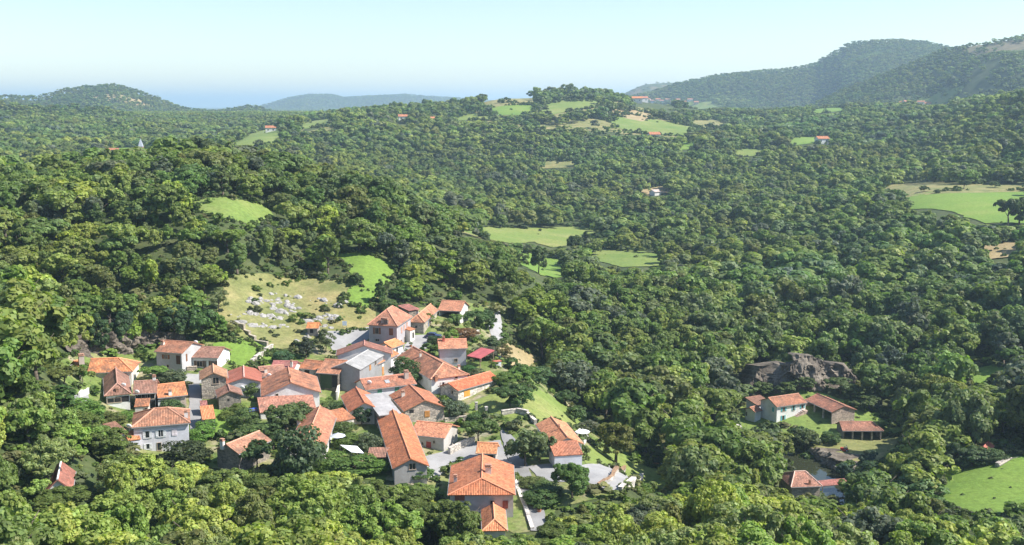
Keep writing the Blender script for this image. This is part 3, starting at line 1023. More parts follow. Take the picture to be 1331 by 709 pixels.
# trees and bushes of the village, one by one: photograph position of the foot, height, width, kind, tint
DARK = (.036, .066, .024); MIDG = (.060, .108, .030); BRIGHT = (.10, .17, .035); GREY = (.085, .105, .065); OLIVE = (.10, .115, .034); RUST = (.17, .10, .045); GOLD = (.16, .15, .04)
PLANTED = [
    # px, py, height m, width factor, crown kind, tint, words
    (529, 500, 7.0, 0.92, 'dense', (.05, .085, .026), 'tightly rounded dark green tree at the corner of the long row'),
    (367, 473, 3.6, 0.62, 'dense', (.055, .10, .045), 'round green bush at the end of the diagonal stone wall'),
    (398, 466, 5.6, 0.80, 'near', (.045, .055, .035), 'dusky brown green tree beside the pale car park'),
    (424, 458, 5.0, 0.72, 'open', (.095, .115, .05), 'thin airy tree standing in front of the pale car park'),
    (240, 609, 5.8, 1.10, 'dense', (.045, .058, .024), 'dark spreading yew below the long lavender white house'),
    (388, 622, 10.6, 1.15, 'dense', (.066, .096, .046), 'large dark grey green tree below the big tiled slope'),
    (800, 602, 10.2, 1.32, 'fine', (.115, .120, .030), 'big olive walnut tree on the grass terrace'),
    (744, 648, 7.2, 1.02, 'fine', (.075, .125, .030), 'round bright tree in front of the gravel terrace'),
    (683, 607, 8.0, 1.02, 'near', (.085, .110, .045), 'broad pale green tree beside the street, left of the bright roofed house'),
    (702, 600, 6.4, .85, 'near', (.085, .110, .048), 'pale green tree touching the wall of the bright roofed house'),
    (622, 578, 6.2, 0.90, 'near', (.075, .112, .030), 'green tree in the garden above the little tiled shed'),
    (663, 529, 5.8, 1.02, 'near', (.060, .095, .030), 'leafy tree on the garden lawn beside the long orange barn'),
    (676, 531, 4.8, .8, 'near', (.055, .100, .028), 'darker leafy tree at the right of the garden lawn'),
    (584, 546, 5.0, .62, 'near', (.07, .095, .05), 'narrow tree in the gap right of the stone gabled house'),
    (596, 540, 3.6, .55, 'near', (.08, .105, .06), 'grey green bush below the long orange barn'),
    (618, 553, 3.2, .55, 'near', (.06, .10, .03), 'bushy little tree left of the garden gate posts'),
    (652, 468, 3.8, .72, 'open', (.12, .10, .04), 'small rusty crowned fruit tree on the dry garden plot'),
    (617, 425, 5.4, .95, 'near', (.06, .10, .03), 'green tree right of the open fronted barn'),
    (632, 428, 6.2, .85, 'near', (.05, .085, .03), 'dark tree beside the garden path'),
    (640, 458, 4.6, .85, 'near', (.075, .105, .045), 'grey green tree above the red porch roof'),
    (630, 466, 3.4, .8, 'near', (.085, .085, .055), 'dusty greyish bush right of the red porch'),
    (590, 425, 4.0, .75, 'near', (.10, .15, .04), 'fresh green tree in front of the open fronted barn'),
    (560, 424, 3.6, .45, 'open', (.11, .15, .04), 'slender climbing bush on the pale wing of the barn'),
    (604, 440, 3.2, .85, 'near', (.15, .085, .04), 'reddish brown shrub above the orange roof by the square'),
    (566, 448, 2.6, .5, 'near', (.045, .075, .028), 'dark bush at the corner of the village square'),
    (586, 444, 3.4, .5, 'near', (.13, .19, .04), 'yellow green bush behind the twin red chimneys'),
    (610, 488, 2.8, .5, 'dense', (.05, .11, .03), 'clipped green bush below the grey walled house'),
    (620, 494, 2.8, .6, 'near', (.09, .10, .05), 'flowering grey bush below the red porch'),
    (655, 500, 3.0, .7, 'near', (.085, .13, .03), 'green bush on the bank right of the long orange barn'),
    (680, 495, 4.2, 1.0, 'near', (.09, .15, .035), 'bright bush on the bank above the garden lawn'),
    (700, 500, 4.8, 1.0, 'near', (.07, .11, .045), 'soft green tree at the right edge of the terraced bank'),
    (735, 528, 4.5, .9, 'near', (.055, .09, .03), 'dark tree at the upper right corner of the lawn'),
    (746, 548, 4.0, .8, 'near', (.06, .095, .03), 'bushy tree behind the bright roofed house'),
    (764, 566, 3.8, .8, 'open', (.10, .105, .06), 'thin grey tree behind the white terrace'),
    (202, 496, 4.2, .85, 'near', (.12, .19, .045), 'yellow green leafy tree between the tiled roofs'),
    (224, 498, 3.4, .75, 'near', (.075, .095, .05), 'grey green bush under the two storey house'),
    (108, 498, 4.6, .5, 'near', (.09, .16, .03), 'ivy green bush beside the tall chimney'),
    (222, 538, 3.4, .6, 'near', (.07, .11, .04), 'bush against the stone wall above the lavender white house'),
    (262, 572, 3.0, .6, 'near', (.10, .18, .035), 'bright hedge bush beside the narrow alley'),
    (268, 560, 2.6, .5, 'near', (.095, .17, .035), 'bright hedge bush under the tiny tiled annex'),
    (318, 556, 3.8, .8, 'near', (.075, .11, .035), 'green garden tree beside the small lawn'),
    (330, 572, 3.2, .8, 'near', (.085, .125, .04), 'low garden bush under the small lawn'),
    (296, 545, 1.8, .42, 'near', (.11, .14, .035), 'little round shrub on the small lawn'),
    (325, 515, 3.8, .6, 'near', (.085, .12, .035), 'bush between the stone cottage and the big gabled house'),
    (372, 560, 6.2, 1.15, 'near', (.075, .105, .035), 'leafy tree covering the front of the white lean-to'),
    (392, 552, 5.2, .8, 'near', (.07, .10, .035), 'leafy tree left of the big tiled slope'),
    (356, 585, 5.4, .9, 'near', (.055, .085, .03), 'dark tree right of the stone gabled barn'),
    (334, 610, 6.0, .8, 'near', (.045, .075, .026), 'dark tree in front of the stone gabled barn'),
    (418, 532, 2.2, .55, 'near', (.085, .12, .035), 'low green bush in the walled yard'),
    (438, 535, 2.6, .6, 'near', (.065, .10, .035), 'bush below the walled yard'),
    (446, 566, 3.2, .62, 'near', (.085, .115, .035), 'tree in the garden right of the big tiled slope'),
    (452, 582, 2.8, .7, 'near', (.09, .13, .03), 'bright bush beside the white awning'),
    (482, 591, 4.4, .72, 'dense', (.085, .105, .055), 'grey green rounded conifer beside the long orange roof'),
    (470, 552, 4.2, .6, 'near', (.03, .055, .024), 'dark ivy tree in the shaded gap by the grey sheet roof'),
    (430, 612, 3.4, .9, 'near', (.085, .135, .03), 'bushy hedge below the garden shelter'),
    (462, 616, 3.6, 1.0, 'near', (.08, .13, .03), 'bright hedge below the white awning'),
    (492, 613, 2.6, .7, 'near', (.09, .15, .03), 'short hedge below the brown tiled shelter'),
    (545, 622, 2.4, .62, 'dense', (.075, .13, .03), 'clipped hedge in front of the long orange gable'),
    (692, 632, 1.8, .6, 'near', (.10, .12, .04), 'flowering shrub along the street'),
    (712, 642, 2.2, .7, 'near', (.075, .11, .035), 'shrub in the plot below the gravel terrace'),
    (704, 655, 2.8, .8, 'near', (.06, .10, .03), 'dark shrub at the bottom of the street'),
    (300, 520, 1.0, .3, 'near', (.10, .15, .03), 'tiny shrub at the foot of the stone cottage'),
    (309, 538, 2.2, .5, 'near', (.11, .14, .04), 'yellowish shrub in front of the stone cottage'),
    (285, 405, 6.0, .75, 'open', (.11, .13, .055), 'thin feathery tree at the left edge of the rocky pasture'),
    (296, 436, 3.8, .7, 'open', (.12, .12, .05), 'dry yellowish bush at the foot of the rocky pasture'),
    (464, 372, 4.0, .5, 'near', (.05, .08, .03), 'dark bush at the top of the rocky pasture'),
    (494, 396, 7.5, .62, 'near', (.06, .10, .03), 'tall narrow tree beside the bright meadow strip'),
    (524, 392, 5.0, .85, 'near', (.07, .12, .03), 'rounded tree behind the pyramid roofed house'),
    (545, 392, 6.5, 1.0, 'near', (.055, .09, .03), 'dark tree behind the wing of the open barn'),
    (505, 405, 3.5, .6, 'near', (.08, .12, .04), 'pale shrub behind the pyramid roofed house'),
    (84, 503, 4.6, .9, 'near', OLIVE, 'leafy tree on the bank left of the tall chimney'),
    (82, 530, 4.4, 1.0, 'near', MIDG, 'tree hugging the left end of the side street'),
    (102, 541, 3.6, 1.0, 'near', BRIGHT, 'bright bush just below the side street'),
    (120, 549, 4.2, 1.0, 'near', MIDG, 'tree below the white front of the glazed house'),
    (146, 552, 2.6, .7, 'near', OLIVE, 'low scrub between glazed house and dark outhouse'),
    (160, 546, 1.8, .6, 'near', BRIGHT, 'small bright scrub below the recessed balcony house'),
    # dark trees that overhang the cliff behind the houses
    (128, 458, 9.5, 1.0, 'near', DARK, 'dark tree overhanging the cliff left of the two storey grey house'),
    (160, 453, 10.0, 1.1, 'near', DARK, 'large dark tree above the middle of the shaded cliff'),
    (196, 448, 9.0, 1.0, 'near', MIDG, 'tree right behind the two storey grey house'),
    (228, 446, 10.5, 1.1, 'near', DARK, 'tall dark tree over the roof of the two storey grey house'),
    (262, 444, 9.5, .95, 'near', MIDG, 'tree behind the low white house'),
    (283, 440, 7.5, .8, 'near', BRIGHT, 'bright tree at the lower left corner of the rocky pasture'),
    # by the river farm
    (996, 588, 8.5, 1.15, 'near', (.085, .115, .05), 'tall pale green tree in front of the white riverside farmhouse'),
    (1048, 584, 6.2, 1.05, 'near', (.075, .095, .035), 'olive tree in front of the open riverside barn'),
    (1036, 580, 5.6, .8, 'near', (.04, .07, .028), 'dark tree at the steps of the white farmhouse'),
    (1080, 577, 3.6, .6, 'near', (.06, .10, .03), 'green tree left of the low riverside sheds'),
    (1098, 622, 4.4, .6, 'near', (.045, .075, .045), 'blue green bush on the river bank'),
    (1128, 606, 4.6, .6, 'near', (.05, .075, .05), 'slim grey green tree at the bottom of the mown meadow'),
    (1132, 638, 7.0, 1.05, 'dense', (.042, .07, .03), 'dense dark rounded tree between river and field'),
    (1180, 630, 9.2, 1.5, 'near', (.095, .125, .042), 'wide yellow green tree right of the mown meadow'),
    (1196, 668, 8.6, 1.5, 'near', (.09, .14, .05), 'broad light green tree left of the lower field'),
    (1196, 578, 7.5, 1.1, 'near', (.075, .105, .05), 'pale tree right of the low riverside sheds'),
    (1240, 612, 7.0, 1.2, 'near', (.05, .075, .032), 'dark tree in the hedge above the lower field'),
    (1264, 606, 5.0, 1.0, 'near', (.055, .085, .035), 'bushy tree in front of the rusty red shed'),
    (1284, 600, 3.6, .9, 'near', (.06, .09, .035), 'shrub in the hedge right of the rusty red shed'),
    (1142, 556, 2.2, .5, 'near', (.08, .12, .04), 'little bush in front of the low riverside sheds'),
]
for k, (px, y0) in enumerate([]): pass

INFO = []          # label work for every tree: (object, px, py, words)


def plant(x, y, z, h, w, kind, var, tint, rz, name='tree', cat='tree', label=None, group=None):
    t = empty(name, (x, y, z), rz, label, cat, group)
    tk = 'foliage' if kind == 'shrub' else 'crown'
    c = link_mesh(tk, CROWN[kind, var], t)
    c.scale = (w, w, h / 10 * 1.05)
    c.location = (0, 0, -.09 * h)
    c['tint'] = [float(v) for v in tint]
    if kind != 'shrub':
        k = link_mesh('trunk', TRUNK[int(var + abs(x)) % 3], t)
        k.scale = (w * (1.1 if h > 8 else .8), w * (1.1 if h > 8 else .8), h / 10)
        k.color = (.13, .105, .08, 1)
    return t


g = np.random.default_rng(17)
for (px, py, h, w, kind, tint, words) in PLANTED:
    tint = np.array(tint) * 1.45
    p = hit(px, py)
    small = h < 4.0
    nk = {'fine': 3, 'near': 7}.get(kind, 1)
    w = w * (0.92 if not small else 1.0)
    if small and kind == 'near': kind, nk = 'dense', 1
    plant(p[0], p[1], p[2] - .1, h, w, kind, int(g.integers(nk)), tint, g.uniform(0, 6.28), 'shrub' if small else 'tree', 'shrub' if small else 'tree', words)

# the wild trees that show largest become things, the rest one wood
PX, PY, _ = project(WX, WY, WZ + WH * .6)
score = WW / WR
inframe = (PX > -25) & (PX < PW + 25) & (PY > 0) & (PY - WH * .4 * FOC / WR < PH)
# how far a crown stands clear of the crowns in front of it
topel = (WZ + WH - CAMZ) / WR
order = np.argsort(WR)
bins = np.full(3000, -9.0)
clear = np.zeros(len(WR))
for i in order:
    c = int((PX[i] + 200) * 1.6)
    hw = max(1, int(WW[i] * 3.0 * FOC / WR[i] * 1.6))
    lo, hi = max(0, c - hw), min(2999, c + hw + 1)
    if hi <= lo: continue
    seg = bins[lo:hi]
    clear[i] = np.clip((topel[i] - seg) / (WH[i] * .75 / WR[i]), 0, 1).mean()
    bins[lo:hi] = np.maximum(seg, topel[i] - 0.12 * WH[i] / WR[i])
area = score * score * np.clip(clear, 0.02, 1) * inframe
big = np.argsort(-area)[:262 - sum(1 for p in PLANTED if p[2] >= 4.0)]
isbig = np.zeros(len(WR), bool); isbig[big] = True
for i in big:
    gg = np.random.default_rng(int(i))
    kind = 'fine' if WR[i] < 172 else 'near'
    var = int(gg.integers(3 if kind == 'fine' else 7))
    t = plant(WX[i], WY[i], WZ[i] - .2, WH[i], WW[i], kind, var, tint_for(WX[i], WY[i], WR[i], WA[i], gg), gg.uniform(0, 6.28))
    INFO.append((t, PX[i], PY[i], WH[i], WW[i]))


def scatter_nodes(o, meshes):
    ng = bpy.data.node_groups.new(o.name + '_scatter', 'GeometryNodeTree')
    ng.interface.new_socket('Geometry', in_out='INPUT', socket_type='NodeSocketGeometry')
    ng.interface.new_socket('Geometry', in_out='OUTPUT', socket_type='NodeSocketGeometry')
    gi = ng.nodes.new('NodeGroupInput'); go = ng.nodes.new('NodeGroupOutput')
    jn = ng.nodes.new('GeometryNodeJoinGeometry')

    def attr(nm, dt):
        n = ng.nodes.new('GeometryNodeInputNamedAttribute'); n.data_type = dt
        n.inputs['Name'].default_value = nm
        return n.outputs['Attribute']
    for q, src in enumerate(meshes):
        po = bpy.data.objects.new('wood_crown', src)      # not linked: only a source of shape
        oi = ng.nodes.new('GeometryNodeObjectInfo'); oi.inputs['Object'].default_value = po
        oi.inputs['As Instance'].default_value = True
        ip = ng.nodes.new('GeometryNodeInstanceOnPoints')
        cmp_ = ng.nodes.new('FunctionNodeCompare'); cmp_.data_type = 'INT'; cmp_.operation = 'EQUAL'
        ng.links.new(attr('proto', 'INT'), cmp_.inputs[2]); cmp_.inputs[3].default_value = q
        ng.links.new(gi.outputs[0], ip.inputs['Points'])
        ng.links.new(cmp_.outputs[0], ip.inputs['Selection'])
        ng.links.new(oi.outputs['Geometry'], ip.inputs['Instance'])
        er = ng.nodes.new('FunctionNodeEulerToRotation')
        ng.links.new(attr('rot', 'FLOAT_VECTOR'), er.inputs[0])
        ng.links.new(er.outputs[0], ip.inputs['Rotation'])
        ng.links.new(attr('scl', 'FLOAT_VECTOR'), ip.inputs['Scale'])
        ng.links.new(ip.outputs[0], jn.inputs[0])
    ng.links.new(jn.outputs[0], go.inputs[0])
    md = o.modifiers.new('trees', 'NODES'); md.node_group = ng


def build_forest():
    k = np.nonzero(~isbig)[0]
    me = bpy.data.meshes.new('forest')
    me.vertices.add(len(k))
    me.vertices.foreach_set('co', np.stack([WX[k], WY[k], WZ[k] - .09 * WH[k]], -1).astype(np.float32).ravel())
    r = WR[k]
    gg = np.random.default_rng(5)
    proto = np.where(r < 420, gg.integers(0, 7, len(k)), np.where(r < 1050, 7 + gg.integers(0, 5, len(k)), 12 + gg.integers(0, 3, len(k)))).astype(np.int32)
    scl = np.stack([WW[k], WW[k], WH[k] / 10], -1).astype(np.float32)
    rot = np.stack([np.zeros(len(k)), np.zeros(len(k)), gg.uniform(0, 6.28, len(k))], -1).astype(np.float32)
    tin = np.array([tint_for(WX[i], WY[i], WR[i], WA[i], gg) for i in k])
    patch = 1 + 0.3 * vnoise(WX[k] / 70, WY[k] / 70, 41) + 0.2 * vnoise(WX[k] / 25, WY[k] / 25, 43)
    tin = tin * patch[:, None]
    sp = vnoise(WX[k] / 55, WY[k] / 55, 45) + .6 * vnoise(WX[k] / 22, WY[k] / 22, 47)
    tin = tin * np.stack([1 + .22 * sp, 1 + .03 * sp, 1 - .3 * sp], -1)
    tin = np.column_stack([tin, np.ones(len(k))]).astype(np.float32)
    me.attributes.new('proto', 'INT', 'POINT').data.foreach_set('value', proto)
    me.attributes.new('scl', 'FLOAT_VECTOR', 'POINT').data.foreach_set('vector', scl.ravel())
    me.attributes.new('rot', 'FLOAT_VECTOR', 'POINT').data.foreach_set('vector', rot.ravel())
    me.attributes.new('tint', 'FLOAT_COLOR', 'POINT').data.foreach_set('color', tin.ravel())
    o = link_mesh('forest', me)
    tag(o, kind='stuff')
    scatter_nodes(o, [CROWN[q] for q in [('near', q) for q in range(7)] + [('mid', q) for q in range(5)] + [('far', q) for q in range(3)]])
    return len(k)


NF = build_forest()
print('wild trees', len(WR), 'forest', NF)

# ------------------------------------------------------------------ houses
TILE = (.50, .205, .105); ORANGE = (.62, .25, .115); OLD = (.42, .19, .115); BROWN = (.30, .155, .105); DULL = (.36, .19, .14); RED = (.50, .13, .085)
GREYS = (.34, .33, .32); WHITE = (.72, .71, .69); LAV = (.66, .65, .70); CREAM = (.66, .62, .55); GREYR = (.46, .455, .46); STONE = (.40, .36, .31); PINKST = (.46, .38, .33); DKSTONE = (.26, .235, .21); CONC = (.30, .30, .305)
SH_BROWN = (.22, .095, .045); SH_WOOD = (.50, .23, .07); SH_GREEN = (.10, .30, .19); SH_TURQ = (.08, .38, .42); SH_RED = (.33, .06, .055); SH_WHITE = (.72, .72, .72)

HOUSES = {}        # name words -> (px, py) for the labels of neighbours


class Slabs:
    """roof slopes: top faces with tile coordinates, underside and edges"""
    def __init__(s):
        s.v = []; s.f = []; s.uv = []

    def slope(s, poly, th=0.16, sag=0.075, n=6):
        """poly: eave left, eave right, then the upper edge from right to left (1 or 2 points)"""
        P = [Vector(p) for p in poly]
        eu = (P[1] - P[0]).normalized()
        nrm = (P[1] - P[0]).cross(P[2] - P[0]).normalized()
        if nrm.z < 0: nrm = -nrm
        ev = nrm.cross(eu)
        if ev.z < 0: ev = -ev
        E0, E1 = P[0], P[1]
        if len(P) == 4: T1, T0 = P[2], P[3]
        else: T1 = T0 = P[2]
        b = len(s.v)
        m = 4
        grid = []
        for j in range(m + 1):
            a, c = E0.lerp(T0, j / m), E1.lerp(T1, j / m)
            for i in range(n + 1):
                p = a.lerp(c, i / n)
                if 0 < i < n and 0 < j < m or (j == 0 and 0 < i < n):
                    p = p + nrm * (noise.noise(p * 0.7) * sag)
                grid.append(p)
        off = nrm * th
        for p in grid: s.v.append(tuple(p))
        for p in grid: s.v.append(tuple(p - off))
        ng = len(grid)

        def uvof(p): return ((p - P[0]).dot(eu), (p - P[0]).dot(ev))
        w = n + 1
        for j in range(m):
            for i in range(n):
                q = [j * w + i, j * w + i + 1, (j + 1) * w + i + 1, (j + 1) * w + i]
                if len(P) == 3 and j == m - 1: q = q[:3]
                s.f.append(tuple(b + k for k in q)); s.uv.append([uvof(grid[k]) for k in q])
                r = [k + ng for k in q][::-1]
                s.f.append(tuple(b + k for k in r)); s.uv.append([(0, 0)] * len(r))
        rim = [j for j in range(n + 1)] + [j * w + n for j in range(1, m + 1)] + ([m * w + i for i in range(n - 1, -1, -1)] if len(P) == 4 else []) + [j * w for j in range(m - 1, 0, -1)]
        if len(P) == 3: rim = [j for j in range(n + 1)] + [j * w + n for j in range(1, m)] + [m * w] + [j * w for j in range(m - 1, 0, -1)]
        for k in range(len(rim)):
            q, r = rim[k], rim[(k + 1) % len(rim)]
            s.f.append((b + q, b + q + ng, b + r + ng, b + r)); s.uv.append([(0, 0)] * 4)

    def build(s, name, mat, parent, tint, dirt):
        me = mesh_np(name, np.array(s.v), s.f, mat)
        uvl = me.uv_layers.new(name='UVMap')
        flat = [c for f in s.uv for q in f for c in q]
        uvl.data.foreach_set('uv', np.array(flat, np.float32))
        o = link_mesh(name, me, parent)
        o.color = (*tint, dirt)
        return o


def fit_rect(A, B, C, h, zg=None):
    """eave corners (front left, front right, back right) in the photograph -> rectangle in the world"""
    z = (hit(*A)[2] if zg is None else zg) + h
    for _ in range(6):
        a = on_plane(*A, z)
        if zg is not None: break
        b_ = on_plane(*B, z)
        zt = min(h1(a[0], a[1]), h1(b_[0], b_[1]))
        z = 0.5 * z + 0.5 * (zt + h)
    a, b = on_plane(*A, z)[:2], on_plane(*B, z)[:2]
    ab = b - a
    if isinstance(C, (int, float)):
        d = float(C); th = math.atan2(ab[1], ab[0]); w = np.linalg.norm(ab)
        n = np.array([-math.sin(th), math.cos(th)])
        cen = (a + b) / 2 + n * d / 2
    else:
        c = on_plane(*C, z)[:2]
        bc = c - b
        t1 = math.atan2(ab[1], ab[0]); t2 = math.atan2(bc[1], bc[0]) - math.pi / 2
        t2 = (t2 - t1 + math.pi) % (2 * math.pi) - math.pi
        l1, l2 = np.linalg.norm(ab), np.linalg.norm(bc)
        th = t1 + t2 * l2 / (l1 + l2)
        u = np.array([math.cos(th), math.sin(th)]); n = np.array([-u[1], u[0]])
        w, d = abs(ab @ u), abs(bc @ n)
        cen = (a + c) / 2
    return cen, th, w, d, z


def house(name, label, cat, A, B, C, h, rise, typ='g0', hips=(0, 0), wall=CREAM, wm='render', roof=TILE, rm='roof', dirt=0.7, wins=(), chims=(), oh=0.35, group=None,
          open_front=False, skirt=1.6, hipk=0.85, ridge_tint=None, zg=None, wall_b=None, posts=0, dishes=(), extra=None, hide_walls=False):
    cen, th, w, d, ze = fit_rect(A, B, C, h, zg)
    cs, sn = math.cos(th), math.sin(th)

    def W2(lx, ly): return cen[0] + lx * cs - ly * sn, cen[1] + lx * sn + ly * cs
    corners = [W2(i * w / 2, j * d / 2) for i in (-1, 1) for j in (-1, 1)]
    gz = [h1(*c) for c in corners]
    zb = ze - h                                    # the thing's own base
    low = min(min(gz), zb) - 0.4 - zb
    t = empty(name, (cen[0], cen[1], zb), th, label, cat, group)
    HOUSES[label] = project(cen[0], cen[1], ze)[:2]
    # everything below in the house's frame: x along the front, y away from the front, z from the base
    if typ == 'g1':
        L, S = d, w
        def F(tx, sx, z): return (sx, tx, z)       # tx along the ridge (y), sx across (x)
    else:
        L, S = w, d
        def F(tx, sx, z): return (tx, sx, z)
    hw = S / 2
    wi_w, wi_d = w / 2 - oh, d / 2 - oh            # wall half sizes
    sl = rise / hw if typ != 'mono' else rise / d
    rb = Slabs()
    caps = MB()
    hl = [min(L * .49, hw * hipk) if hips[k] else 0 for k in (0, 1)]
    if typ == 'mono':
        e = h
        rb.slope([(-w / 2, -d / 2, e), (w / 2, -d / 2, e), (w / 2, d / 2, e + rise), (-w / 2, d / 2, e + rise)])
    else:
        r0, r1 = -L / 2 + hl[0], L / 2 - hl[1]
        zr = h + rise
        for sgn in (-1, 1):
            a, b = (-L / 2, L / 2)
            rb.slope([F(a, sgn * hw, h), F(b, sgn * hw, h), F(r1, 0, zr), F(r0, 0, zr)])
        if hips[0]: rb.slope([F(-L / 2, -hw, h), F(-L / 2, hw, h), F(r0, 0, zr)])
        if hips[1]: rb.slope([F(L / 2, -hw, h), F(L / 2, hw, h), F(r1, 0, zr)])
        lines = [(F(r0, 0, zr), F(r1, 0, zr))]
        if hips[0]: lines += [(F(r0, 0, zr), F(-L / 2, s * hw, h)) for s in (-1, 1)]
        if hips[1]: lines += [(F(r1, 0, zr), F(L / 2, s * hw, h)) for s in (-1, 1)]
        for p, q in lines:
            caps.tube(Vector(p) + Vector((0, 0, .02)), Vector(q) + Vector((0, 0, .02)), .14, .14, 6)
    ro = rb.build('roof', M[rm], t, roof, min(1.0, dirt * 1.25 + .12) if rm == 'roof' else dirt)
    if caps.v:
        rt = ridge_tint or tuple(min(1, c * 1.22 + .03) for c in roof)
        cp_ = caps.build('ridge_cap', M['plain'], ro, rt)
    if rm == 'roof' and typ != 'mono' and not hide_walls:
        for sgn in (-1, 1):
            gt = MB()
            if typ == 'g1':
                gt.box((sgn * (w / 2 + .05), 0, h - .12), (.12, d, .12))
            else:
                gt.box((0, sgn * (d / 2 + .05), h - .12), (w, .12, .12))
            gt.build('gutter', M['plain'], ro, (.30, .29, .28))

    # walls with gables
    def top(lx, ly):
        if typ == 'mono': return h + (ly + d / 2) * sl - .10
        tx, sx = (ly, lx) if typ == 'g1' else (lx, ly)
        z = h + (hw - abs(sx)) * sl
        for k, hh in ((0, hl[0]), (1, hl[1])):
            if hh > 0:
                dist = (tx + L / 2) if k == 0 else (L / 2 - tx)
                z = min(z, h + dist * rise / hh)
        return z - .10
    if not hide_walls:
        mb = MB()
        sides = [((-wi_w, -wi_d), (wi_w, -wi_d)), ((wi_w, -wi_d), (wi_w, wi_d)), ((wi_w, wi_d), (-wi_w, wi_d)), ((-wi_w, wi_d), (-wi_w, -wi_d))]
        for k, ((x0, y0), (x1, y1)) in enumerate(sides):
            if open_front and k == 0: continue
            xm, ym = (x0 + x1) / 2, (y0 + y1) / 2
            mb.add([(x0, y0, low), (x1, y1, low), (x1, y1, top(x1, y1)), (xm, ym, top(xm, ym)), (x0, y0, top(x0, y0))], [(0, 1, 2, 3, 4)])
        if open_front:                              # inner faces, a floor and a lintel so that the barn has thick walls
            ti = .3
            ins = [((wi_w - ti, -wi_d), (wi_w - ti, wi_d - ti)), ((wi_w - ti, wi_d - ti), (-wi_w + ti, wi_d - ti)), ((-wi_w + ti, wi_d - ti), (-wi_w + ti, -wi_d))]
            for (x0, y0), (x1, y1) in ins:
                xm, ym = (x0 + x1) / 2, (y0 + y1) / 2
                mb.add([(x0, y0, low), (x1, y1, low), (x1, y1, top(x1, y1) - .05), (xm, ym, top(xm, ym) - .05), (x0, y0, top(x0, y0) - .05)], [(0, 1, 2, 3, 4)])
            for s in (-1, 1):
                x0, x1 = s * wi_w, s * (wi_w - ti)
                mb.add([(x0, -wi_d, low), (x1, -wi_d, low), (x1, -wi_d, top(x1, -wi_d) - .05), (x0, -wi_d, top(x0, -wi_d))], [(0, 1, 2, 3)])
        wo = mb.build('wall', M[wm], t, wall)
        if open_front:
            bm_ = MB(); bm_.box((0, -wi_d + .1, h - .16), (wi_w * 2, .22, .26)); bm_.build('beam', M['dark'], t, (.12, .085, .06))
            for q in range(posts):
                x = -wi_w + 2 * wi_w * (q + 1) / (posts + 1)
                pb = MB(); pb.box((x, -wi_d + .12, (h - .3 + low) / 2), (.38, .38, h - .3 - low)); pb.build('post', M['stone'], t, (.5, .46, .42))
        if extra: extra(t, wi_w, wi_d, h, low)
    else:
        for sx in (-1, 1):
            for sy in (-1, 1):
                pb = MB(); zt = top(sx * wi_w, sy * wi_d); pb.box((sx * wi_w, sy * wi_d, (zt + low) / 2), (.14, .14, zt - low)); pb.build('post', M['dark'], t, (.22, .16, .11))
    Mi = Matrix.Translation(Vector((cen[0], cen[1], zb))) @ Matrix.Rotation(th, 4, 'Z')
    Mi = Mi.inverted()
    o0 = Mi @ Vector((0, 0, CAMZ))

    def face_hit(px, py, which):
        dv = (Mi.to_3x3() @ Vector(ray(px, py)))
        if which == 'f': k = (-wi_d - o0.y) / dv.y
        elif which == 'r': k = (wi_w - o0.x) / dv.x
        else: k = (-wi_w - o0.x) / dv.x
        return o0 + dv * k
    for wd in wins:
        wx, wy, ww, wh, style = wd[:5]
        sc = wd[5] if len(wd) > 5 else SH_BROWN
        which = wd[6] if len(wd) > 6 else 'f'
        p = face_hit(wx, wy, which)
        if which == 'f':
            x = max(-wi_w + ww / 2 + .1, min(wi_w - ww / 2 - .1, p.x)); z = p.z
            base = Matrix.Translation((x, -wi_d, z))
            zt = top(x, -wi_d)
        else:
            s = 1 if which == 'r' else -1
            y = max(-wi_d + ww / 2 + .1, min(wi_d - ww / 2 - .1, p.y)); z = p.z
            base = Matrix.Translation((s * wi_w, y, z)) @ Matrix.Rotation(s * math.pi / 2, 4, 'Z')
            zt = top(s * wi_w, y)
        z = max(low + wh / 2 + .3, min(zt - wh / 2 - .12, z))
        base.translation.z = z
        window(t, base, ww, wh, style, sc)
    for cx, cy, cw, ch, ct in chims:                # photograph position of the chimney's foot on the roof
        # march on the roof plane: use the ridge height as a first guess
        dv = Mi.to_3x3() @ Vector(ray(cx, cy))
        best = None
        for q in np.linspace(0.9, 1.1, 160):
            k0 = (h + rise * .5 - o0.z) / dv.z
            pt = o0 + dv * (k0 * q)
            if abs(pt.x) < w / 2 and abs(pt.y) < d / 2:
                e = abs(pt.z - top(pt.x, pt.y))
                if best is None or e < best[0]: best = (e, pt)
        if best is None: continue
        pt = best[1]; zt = top(pt.x, pt.y)
        cm = MB(); cm.box((pt.x, pt.y, zt + ch / 2 - .25), (cw, cw * .72, ch + .5))
        co = cm.build('chimney', M['render'], ro, ct)
        kp = MB(); kp.box((pt.x, pt.y, zt + ch + .05), (cw * 1.22, cw * .95, .10))
        kp.box((pt.x - cw * .3, pt.y, zt + ch + .2), (cw * .2, cw * .6, .22)); kp.box((pt.x + cw * .3, pt.y, zt + ch + .2), (cw * .2, cw * .6, .22))
        kp.box((pt.x, pt.y, zt + ch + .35), (cw * 1.05, cw * .85, .09))
        kp.build('chimney_cap', M['plain'], ro, (.45, .25, .17))
